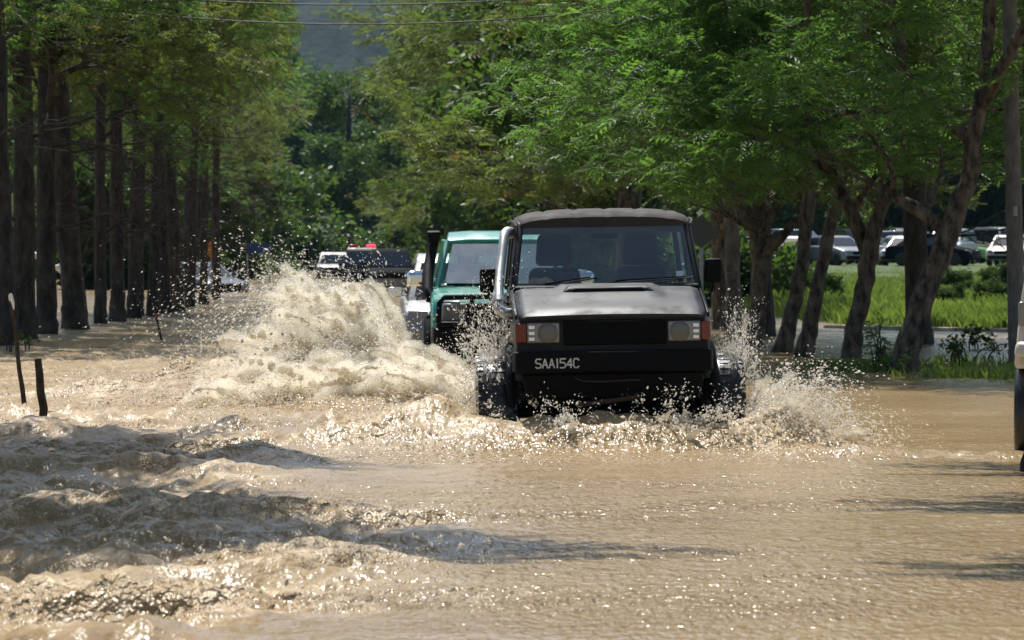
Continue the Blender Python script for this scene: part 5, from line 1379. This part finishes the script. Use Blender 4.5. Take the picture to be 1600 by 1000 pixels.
# plants and drift branches caught in the flood
def sapling(label, px, py, top, n_st, spread, seed, leaf='leaf_fresh', fr=10, fs=0.55, name='sapling', flat=False):
    g_ = ground(px, py); s = F_PX / g_.y
    rr_ = random.Random(seed)
    t = thing(name, label, 'plant' if not flat else 'branch', (g_.x, g_.y, 0))
    P, D, S = [], [], []
    H_ = (py - top) / s
    for k in range(n_st):
        a = rr_.uniform(0, 6.28); r = rr_.uniform(0.2, 1) * spread
        x0 = rr_.gauss(0, spread * (0.8 if flat else 0.15)); y0 = rr_.gauss(0, spread * 0.3)
        pts_ = [Vector((x0, y0, -0.2))]
        hh = H_ * rr_.uniform(0.5, 1.05)
        for i in range(1, 6):
            f = i / 5
            pts_.append(Vector((x0 + math.cos(a) * r * f ** 1.5, y0 + math.sin(a) * r * f ** 1.5, hh * (math.sin(f * 2.2) / 0.95 if flat else f))))
        w = MB(); w.tube(pts_, [0.014 - 0.0018 * i for i in range(6)], 5); w.build('stem', 'bark_dark', t)
        for _ in range(fr):
            f = rr_.uniform(0.35 if not flat else 0.5, 1.0) * 5; i = min(int(f), 4)
            P.append(tuple(pts_[i].lerp(pts_[i + 1], f - i))); D.append((math.cos(a) + rr_.gauss(0, .6), math.sin(a) + rr_.gauss(0, .6), rr_.gauss(0, .3))); S.append(fs * rr_.uniform(.7, 1.2))
    me_ = leaves_mesh('leaves', FEATHER if not flat else BROAD, P, D, S, rr_); link_mesh('leaves', me_, M[leaf], t)
    return t
sapling('young feathery sapling rising from the flood between two verge trunks', 1372, 580, 492, 7, 0.22, 41, fr=12)
sapling('low weedy plant at the foot of the V-forked trunk', 1395, 584, 545, 5, 0.25, 42, fr=7)
sapling('tangle of drift branches caught in the water right of the leaning trunk', 1490, 574, 540, 9, 0.5, 43, name='drift_branch', flat=True, fr=4, fs=0.35, leaf='leaf_dark')
sapling('drift branch with a few leaves lying beside the utility pole', 1545, 545, 520, 6, 0.45, 44, name='drift_branch', flat=True, fr=4, fs=0.4, leaf='leaf_dark')
sapling('bare dark branch in the water at the foot of the leftmost trunks', 20, 548, 522, 5, 0.4, 45, name='drift_branch', flat=True, fr=2, fs=0.4, leaf='leaf_dark')
for i in range(5):
    d = 88 + 7 * i; px = [1475, 1545, 1285, 1500, 1560][i]
    p = at_depth(px, 450, d); z_ = float(ground_z(np.array([p.x]), np.array([float(d)]))[0])
    plant('bank_bush', 'dark green bush growing on the grassy bank', 'bush', KIND['shrub', 0], (p.x, d, z_ - 0.1), i * 1.3, 0.3 + 0.02 * i, 'bushes on the grassy bank')

# low concrete kerb along the far side of the flooded strip
a_, b_ = ground(1288, 513), ground(1640, 521)
b = MB(); b.hexa([(a_.x, a_.y, -0.3), (b_.x, b_.y, -0.3), (b_.x, b_.y + 0.25, -0.3), (a_.x, a_.y + 0.25, -0.3)], [(a_.x, a_.y, 0.07), (b_.x, b_.y, 0.07), (b_.x, b_.y + 0.25, 0.075), (a_.x, a_.y + 0.25, 0.075)])
tag(b.build('kerb', pmat('concrete', (0.36, 0.35, 0.32), 0.85, dirt=(0.16, 0.14, 0.1), dirt_amt=0.8, bump=0.4), None, bevel=0.02), kind='structure')
# ================================================================== spray thrown up by the wheels
def spray_mat():
    m, nt, b = new_mat('muddy_spray')
    at = N(nt, 'ShaderNodeAttribute', attribute_name='mud')
    ra = N(nt, 'ShaderNodeValToRGB')
    ra.color_ramp.elements[0].color = (0.97, 0.955, 0.91, 1); ra.color_ramp.elements[1].color = (0.955, 0.87, 0.70, 1)
    nt.links.new(at.outputs['Fac'], ra.inputs['Fac']); nt.links.new(ra.outputs['Color'], b.inputs['Base Color'])
    b.inputs['Roughness'].default_value = 0.12; b.inputs['IOR'].default_value = 1.33
    tr = N(nt, 'ShaderNodeBsdfTranslucent'); nt.links.new(ra.outputs['Color'], tr.inputs['Color'])
    mx = N(nt, 'ShaderNodeMixShader'); mx.inputs[0].default_value = 0.5
    nt.links.new(b.outputs[0], mx.inputs[1]); nt.links.new(tr.outputs[0], mx.inputs[2])
    nt.links.new(mx.outputs[0], nt.nodes['Material Output'].inputs['Surface'])
    return m
M['spray'] = spray_mat()
OCT_V = np.array([(1, 0, 0), (-1, 0, 0), (0, 1, 0), (0, -1, 0), (0, 0, 1), (0, 0, -1)], float)
OCT_F = np.array([(0, 2, 4), (2, 1, 4), (1, 3, 4), (3, 0, 4), (2, 0, 5), (1, 2, 5), (3, 1, 5), (0, 3, 5)])
def drops_object(name, label, P, Vd, r, mud):
    """every drop a little stretched shard, all of one splash in one object"""
    n = len(P)
    d = Vd / np.maximum(np.linalg.norm(Vd, axis=1, keepdims=True), 1e-6)
    Rm = rot_to(d, nr.uniform(0, 6.28, n))
    st = np.where(nr.rand(n) < 0.3, nr.uniform(2, 5, n), nr.uniform(1.0, 2.2, n))
    sc_ = np.stack([r * st / st ** 0.3, r * nr.uniform(.7, 1.1, n), r * nr.uniform(.7, 1.1, n)], 1)
    V = np.einsum('nij,mj,nj->nmi', Rm, OCT_V, sc_) + P[:, None, :]
    F = OCT_F[None] + (np.arange(n) * 6)[:, None, None]
    me = np_mesh(name, V.reshape(-1, 3), F.reshape(-1, 3), True)
    a = me.attributes.new('mud', 'FLOAT', 'POINT'); a.data.foreach_set('value', np.repeat(np.clip(mud, 0, 1), 6).astype(np.float32))
    return tag(link_mesh(name, me, M['spray']), label, 'splash', kind='stuff')
GR = 9.81
def jets(n_jets, per, origin, vel, vel_sd, T, spread, r_med, org_sd=(0.2, 0.2, 0.03), mudz=0.5, seed=0, tpow=1.0, zcut=0.0):
    """ballistic filaments: each jet is one throw of water, its drops strung out along the flight"""
    rs = np.random.RandomState(seed)
    o = np.array(origin) + rs.normal(0, 1, (n_jets, 3)) * np.array(org_sd)
    v = np.array(vel) + rs.normal(0, 1, (n_jets, 3)) * np.array(vel_sd)
    v[:, 2] = np.abs(v[:, 2])
    tc = T * rs.rand(n_jets) ** tpow                       # age of the middle of the throw
    t = tc[:, None] * (1 + rs.normal(0, 0.13, (n_jets, per)))
    t = np.clip(t, 0.005, None)
    vv = v[:, None, :] * (1 + rs.normal(0, 0.035, (n_jets, per, 1))) + rs.normal(0, 1, (n_jets, per, 3)) * spread
    p = o[:, None, :] + vv * t[..., None]
    p[..., 2] -= 0.5 * GR * t ** 2
    vel_ = vv.copy(); vel_[..., 2] -= GR * t
    r = r_med * np.exp(rs.normal(0, 0.55, (n_jets, per))) * (1.15 - 0.45 * np.clip(t / T, 0, 1))
    mud = np.clip(mudz * np.exp(-np.clip(p[..., 2], 0, 9) / 0.25) + rs.normal(0, 0.12, (n_jets, per)) + rs.normal(0.1, 0.12, (n_jets, 1)), 0, 1)
    p, vel_, r, mud = p.reshape(-1, 3), vel_.reshape(-1, 3), r.ravel(), mud.ravel()
    k = p[:, 2] > zcut
    return p[k], vel_[k], np.minimum(r[k], 0.012), mud[k]
def merge(*parts): return [np.concatenate(a) for a in zip(*parts)]

# 1 the big plume off the green pickup's wheel
drops_object('spray_plume', 'tall cream plume of muddy spray thrown out by the green pickup', *merge(
    jets(900, 22, (-1.5, 44.2, 0.02), (-1.9, -0.5, 4.1), (0.8, 0.8, 0.7), 0.72, 0.2, 0.0058, (0.25, 0.6, 0.03), 0.5, 1),
    jets(450, 22, (-1.7, 43.6, 0.02), (-2.2, -0.6, 2.6), (0.95, 0.8, 0.65), 0.55, 0.2, 0.006, (0.35, 0.6, 0.03), 0.7, 2),
    jets(200, 20, (-1.7, 44.6, 0.02), (-2.4, 0.0, 4.8), (0.7, 0.6, 0.4), 0.8, 0.3, 0.004, (0.2, 0.5, 0.03), 0.2, 3)))
# 2 the lower roller between the two vehicles
drops_object('spray_roller', 'broad low roll of ochre spray beside the rear of the black jeep', *merge(
    jets(560, 20, (-0.9, 39.4, 0.02), (-1.4, -0.3, 2.0), (1.0, 0.5, 0.65), 0.46, 0.16, 0.006, (0.5, 0.35, 0.03), 0.9, 4),
    jets(350, 20, (-2.0, 39.4, 0.02), (-1.2, -0.3, 1.7), (1.0, 0.5, 0.55), 0.38, 0.16, 0.006, (0.5, 0.4, 0.03), 0.8, 5)))
# 3 wash off the jeep's front wheels
drops_object('wheel_wash', 'curling cream wash off the wheel on the snorkel side of the jeep', *merge(
    jets(420, 20, (-0.30, 31.9, 0.04), (-1.5, -0.5, 1.7), (0.8, 0.4, 0.6), 0.36, 0.13, 0.005, (0.25, 0.25, 0.04), 0.7, 6),
    jets(350, 18, (-0.75, 31.9, 0.04), (-1.0, -0.4, 1.3), (0.7, 0.4, 0.5), 0.30, 0.13, 0.005, (0.3, 0.3, 0.05), 0.8, 7)))
drops_object('wheel_wash', 'fan of cream wash off the wheel on the far side from the snorkel', *merge(
    jets(560, 22, (2.0, 31.6, 0.05), (1.35, -0.45, 2.3), (0.55, 0.35, 0.65), 0.42, 0.13, 0.005, (0.12, 0.25, 0.05), 0.5, 8),
    jets(380, 20, (2.2, 31.4, 0.04), (1.7, -0.4, 1.2), (0.7, 0.35, 0.5), 0.33, 0.16, 0.0045, (0.25, 0.25, 0.04), 0.4, 9)))
drops_object('bow_wash', 'dark muddy bow wave breaking under the front of the jeep', *merge(
    jets(260, 14, (1.45, 30.95, 0.08), (0.3, -0.6, 1.8), (0.7, 0.3, 0.6), 0.36, 0.12, 0.005, (0.3, 0.15, 0.05), 0.7, 10),
    jets(230, 12, (0.5, 30.9, 0.08), (0.0, -0.6, 1.3), (0.6, 0.3, 0.6), 0.3, 0.12, 0.0045, (0.5, 0.15, 0.05), 0.8, 11),
    jets(40, 22, (0.42, 30.8, 0.05), (0.0, -0.3, 2.0), (0.12, 0.1, 0.5), 0.40, 0.1, 0.005, (0.06, 0.05, 0.03), 0.1, 12)))
# 4 fine droplets shed by the spinning tyres
drops_object('tyre_spray', 'fine white droplets flying off the tyre below the snorkel', *jets(300, 26, (-0.16, 32.2, 0.45), (-0.25, -0.2, 2.6), (0.45, 0.5, 0.9), 0.42, 0.2, 0.0038, (0.09, 0.25, 0.12), 0.0, 13))
drops_object('tyre_spray', 'fine white droplets flying off the tyre opposite the snorkel', *jets(190, 24, (1.88, 32.2, 0.5), (0.1, -0.2, 2.3), (0.22, 0.5, 0.7), 0.36, 0.15, 0.0036, (0.08, 0.25, 0.1), 0.0, 14))
# 5 breaking crests in the overfalls on the left
cr = []
for k, (px, py, n, sx, sd, vz) in enumerate(((340, 675, 170, 0.22, 0.3, 1.1), (160, 612, 200, 0.3, 0.5, 1.2), (420, 655, 120, 0.4, 0.5, 0.9), (240, 640, 100, 0.5, 0.6, 0.8), (300, 900, 130, 0.6, 0.35, 0.6), (560, 905, 120, 0.4, 0.25, 0.6), (150, 830, 80, 0.6, 0.4, 0.5), (90, 790, 100, 0.7, 0.3, 0.6), (350, 520, 160, 0.8, 2.0, 1.2), (180, 940, 90, 0.5, 0.25, 0.5))):
    g_ = ground(px, py)
    cr.append(jets(n, 12, (g_.x, g_.y, 0.10), (0.2, -0.2, vz), (0.5, 0.4, vz * 0.45), 0.26, 0.15, 0.0042 * g_.y / 35, (sx, sd, 0.05), 0.7, 20 + k))
drops_object('crest_spray', 'drops breaking off the wave crests in the rough water left of the road', *merge(*cr))

# 6 the finest mist hanging inside the plumes
_bm = bmesh.new(); bmesh.ops.create_icosphere(_bm, subdivisions=1, radius=1.0)
ICO_V = np.array([v.co[:] for v in _bm.verts]); ICO_F = np.array([[v.index for v in f.verts] for f in _bm.faces]); _bm.free()
def blob_mesh(name, blobs, k=1.0):
    B = np.array(blobs)
    V = ICO_V[None] * (B[:, None, 3:6] * k) + B[:, None, 0:3]
    F = ICO_F[None] + (np.arange(len(B)) * len(ICO_V))[:, None, None]
    return np_mesh(name, V.reshape(-1, 3), F.reshape(-1, 3), True)
def mist(name, label, blobs, density, k=1.0, amp=0.28, vox=0.035):
    me_ = blob_mesh(name, blobs, k)
    m, nt, bs = new_mat(name)
    nt.nodes.remove(bs)
    pv = N(nt, 'ShaderNodeVolumePrincipled')
    pv.inputs['Color'].default_value = (0.995, 0.95, 0.82, 1); pv.inputs['Density'].default_value = density; pv.inputs['Anisotropy'].default_value = 0.45
    nt.links.new(pv.outputs[0], nt.nodes['Material Output'].inputs['Volume'])
    o = link_mesh(name, me_, m)
    r = o.modifiers.new('union', 'REMESH'); r.mode = 'VOXEL'; r.voxel_size = vox
    tx = bpy.data.textures.new(name, 'CLOUDS'); tx.noise_scale = 0.2; tx.noise_depth = 3
    d_ = o.modifiers.new('billow', 'DISPLACE'); d_.texture = tx; d_.strength = amp; d_.mid_level = 0.55; d_.texture_coords = 'GLOBAL'
    tag(o, label, 'mist', kind='stuff')
# dense cores of the splashes: torn, billowing sheets of muddy water
m, nt, bs = new_mat('muddy_sheet')
tc = N(nt, 'ShaderNodeTexCoord')
no = N(nt, 'ShaderNodeTexNoise'); no.inputs['Scale'].default_value = 7.0; no.inputs['Detail'].default_value = 9; no.inputs['Roughness'].default_value = 0.75
mp = N(nt, 'ShaderNodeMapping'); mp.inputs['Scale'].default_value = (1.0, 1.0, 0.55)
nt.links.new(tc.outputs['Object'], mp.inputs['Vector']); nt.links.new(mp.outputs['Vector'], no.inputs['Vector'])
ra = N(nt, 'ShaderNodeValToRGB')
ra.color_ramp.elements[0].position = 0.36; ra.color_ramp.elements[0].color = (0.92, 0.78, 0.55, 1)
ra.color_ramp.elements[1].position = 0.60; ra.color_ramp.elements[1].color = (0.975, 0.94, 0.85, 1)
nt.links.new(no.outputs['Fac'], ra.inputs['Fac']); nt.links.new(ra.outputs['Color'], bs.inputs['Base Color'])
bs.inputs['Roughness'].default_value = 0.25; bs.inputs['IOR'].default_value = 1.33
bu = N(nt, 'ShaderNodeBump'); bu.inputs['Strength'].default_value = 1.0; bu.inputs['Distance'].default_value = 0.06
n2 = N(nt, 'ShaderNodeTexNoise'); n2.inputs['Scale'].default_value = 30.0; n2.inputs['Detail'].default_value = 6; n2.inputs['Roughness'].default_value = 0.7
nt.links.new(mp.outputs['Vector'], n2.inputs['Vector'])
nt.links.new(n2.outputs['Fac'], bu.inputs['Height']); nt.links.new(bu.outputs['Normal'], bs.inputs['Normal'])
tr = N(nt, 'ShaderNodeBsdfTranslucent'); nt.links.new(ra.outputs['Color'], tr.inputs['Color'])
mx = N(nt, 'ShaderNodeMixShader'); mx.inputs[0].default_value = 0.55
nt.links.new(bs.outputs[0], mx.inputs[1]); nt.links.new(tr.outputs[0], mx.inputs[2]); nt.links.new(mx.outputs[0], nt.nodes['Material Output'].inputs['Surface'])
M['sheet'] = m
def sheet(name, label, blobs, vox=0.028, amp=1.0, k=1.0):
    me_ = blob_mesh(name, blobs, k)
    o = link_mesh(name, me_, M['sheet'])
    r = o.modifiers.new('union', 'REMESH'); r.mode = 'VOXEL'; r.voxel_size = vox; r.use_smooth_shade = True
    for k, (sc__, st_) in enumerate(((0.22, 0.34), (0.09, 0.16), (0.04, 0.08))):
        tx = bpy.data.textures.new(name + str(k), 'CLOUDS'); tx.noise_scale = sc__; tx.noise_depth = 2
        d_ = o.modifiers.new('torn', 'DISPLACE'); d_.texture = tx; d_.strength = st_ * amp; d_.mid_level = 0.6; d_.texture_coords = 'GLOBAL'
    return tag(o, label, 'splash', kind='stuff')
def fingers(n, origin, vel, vsd, T, osd, r0, r1, seed):
    """thick-to-thin fingers of water along their flight: overlapping beads that the union melts into torn sheets"""
    rs = np.random.RandomState(seed); out = []
    for _ in range(n):
        o = np.array(origin) + rs.normal(0, 1, 3) * np.array(osd); v = np.array(vel) + rs.normal(0, 1, 3) * np.array(vsd); v[2] = abs(v[2])
        t1 = T * rs.uniform(0.45, 1.0)
        for t in np.linspace(0.02, t1, 12):
            p = o + v * t; p[2] -= 0.5 * GR * t * t
            if p[2] < -0.05: break
            r = (r0 + (r1 - r0) * t / T) * rs.uniform(0.75, 1.25)
            out.append((p[0], p[1], p[2], r, r, r * 1.15))
    return out
PL = fingers(70, (-1.6, 44.2, 0.0), (-1.7, -0.4, 3.8), (0.75, 0.5, 0.65), 0.62, (0.2, 0.4, 0.02), 0.17, 0.035, 51) + fingers(40, (-1.9, 43.6, 0.0), (-2.0, -0.4, 2.5), (0.8, 0.5, 0.5), 0.5, (0.35, 0.4, 0.02), 0.17, 0.05, 52)
RO = fingers(60, (-0.85, 39.4, 0.0), (-1.2, -0.3, 2.3), (0.9, 0.3, 0.5), 0.42, (0.4, 0.25, 0.02), 0.13, 0.035, 53) + fingers(35, (-1.9, 39.4, 0.0), (-1.1, -0.3, 1.7), (0.8, 0.3, 0.4), 0.34, (0.4, 0.25, 0.02), 0.13, 0.04, 54)
FA = fingers(38, (2.0, 31.6, 0.02), (1.2, -0.35, 2.1), (0.5, 0.25, 0.5), 0.4, (0.08, 0.15, 0.03), 0.075, 0.018, 55) + fingers(22, (2.2, 31.4, 0.0), (1.6, -0.3, 1.1), (0.6, 0.25, 0.35), 0.3, (0.2, 0.15, 0.02), 0.07, 0.02, 56)
CU = fingers(45, (-0.3, 31.9, 0.0), (-1.2, -0.4, 1.5), (0.7, 0.25, 0.4), 0.3, (0.25, 0.2, 0.02), 0.075, 0.02, 57)
BO = fingers(30, (0.85, 30.95, 0.05), (0.2, -0.5, 1.1), (0.5, 0.2, 0.4), 0.24, (0.5, 0.1, 0.03), 0.07, 0.018, 58) + fingers(16, (1.6, 31.0, 0.08), (0.3, -0.5, 1.6), (0.4, 0.2, 0.4), 0.32, (0.2, 0.1, 0.03), 0.065, 0.016, 59)
sheet('water_sheet', 'dense cream heart of the tall plume beside the green pickup', PL, 0.02, 0.45, 0.5)
sheet('water_sheet', 'dense ochre heart of the low roll of spray', RO, 0.018, 0.4, 0.55)
sheet('water_sheet', 'curling cream sheet of water off the wheel opposite the snorkel', FA, 0.011, 0.22, 0.6)
sheet('water_sheet', 'curling cream sheet of water off the wheel below the snorkel', CU, 0.012, 0.22, 0.65)
sheet('water_sheet', 'brown bow wave curling up under the bumper of the jeep', BO, 0.010, 0.16, 0.6)
PLM = [(-1.75, 44.2, 0.3, 0.35, 0.5, 0.4), (-2.05, 44.0, 0.55, 0.42, 0.5, 0.5), (-2.4, 43.8, 0.65, 0.42, 0.5, 0.5), (-2.75, 43.6, 0.45, 0.5, 0.5, 0.45), (-3.2, 43.3, 0.12, 0.6, 0.6, 0.35), (-2.3, 43.4, 0.2, 0.95, 0.6, 0.4)]
mist('spray_mist', 'pale mist hanging in the plume beside the green pickup', PL, 5.0, 1.2, 0.22)
mist('spray_mist', 'pale mist over the low roll of spray beside the jeep', RO, 6.0, 1.25, 0.18, 0.03)
mist('spray_mist', 'pale mist over the fan of wash beside the jeep', FA, 8.0, 1.35, 0.12, 0.022)
mist('spray_mist', 'pale mist over the curling wash below the snorkel', CU, 7.0, 1.3, 0.1, 0.022)
mist('spray_mist', 'thin mist drifting low around the foot of the tall plume', PLM, 0.5)

# ================================================================== the air
b = MB(); b.box(-4200, 4200, -450, 6100, -16, 520)
m, nt, bs = new_mat('haze')
nt.nodes.remove(bs)
pv = N(nt, 'ShaderNodeVolumePrincipled')
pv.inputs['Color'].default_value = (0.35, 0.65, 1.0, 1)
pv.inputs['Density'].default_value = 0.00004
pv.inputs['Anisotropy'].default_value = 0.2
nt.links.new(pv.outputs[0], nt.nodes['Material Output'].inputs['Volume'])
hz = b.build('haze', m, None)
tag(hz, kind='stuff')
hz['label'] = 'thin blue haze in the air over the valley'
hz['category'] = 'haze'
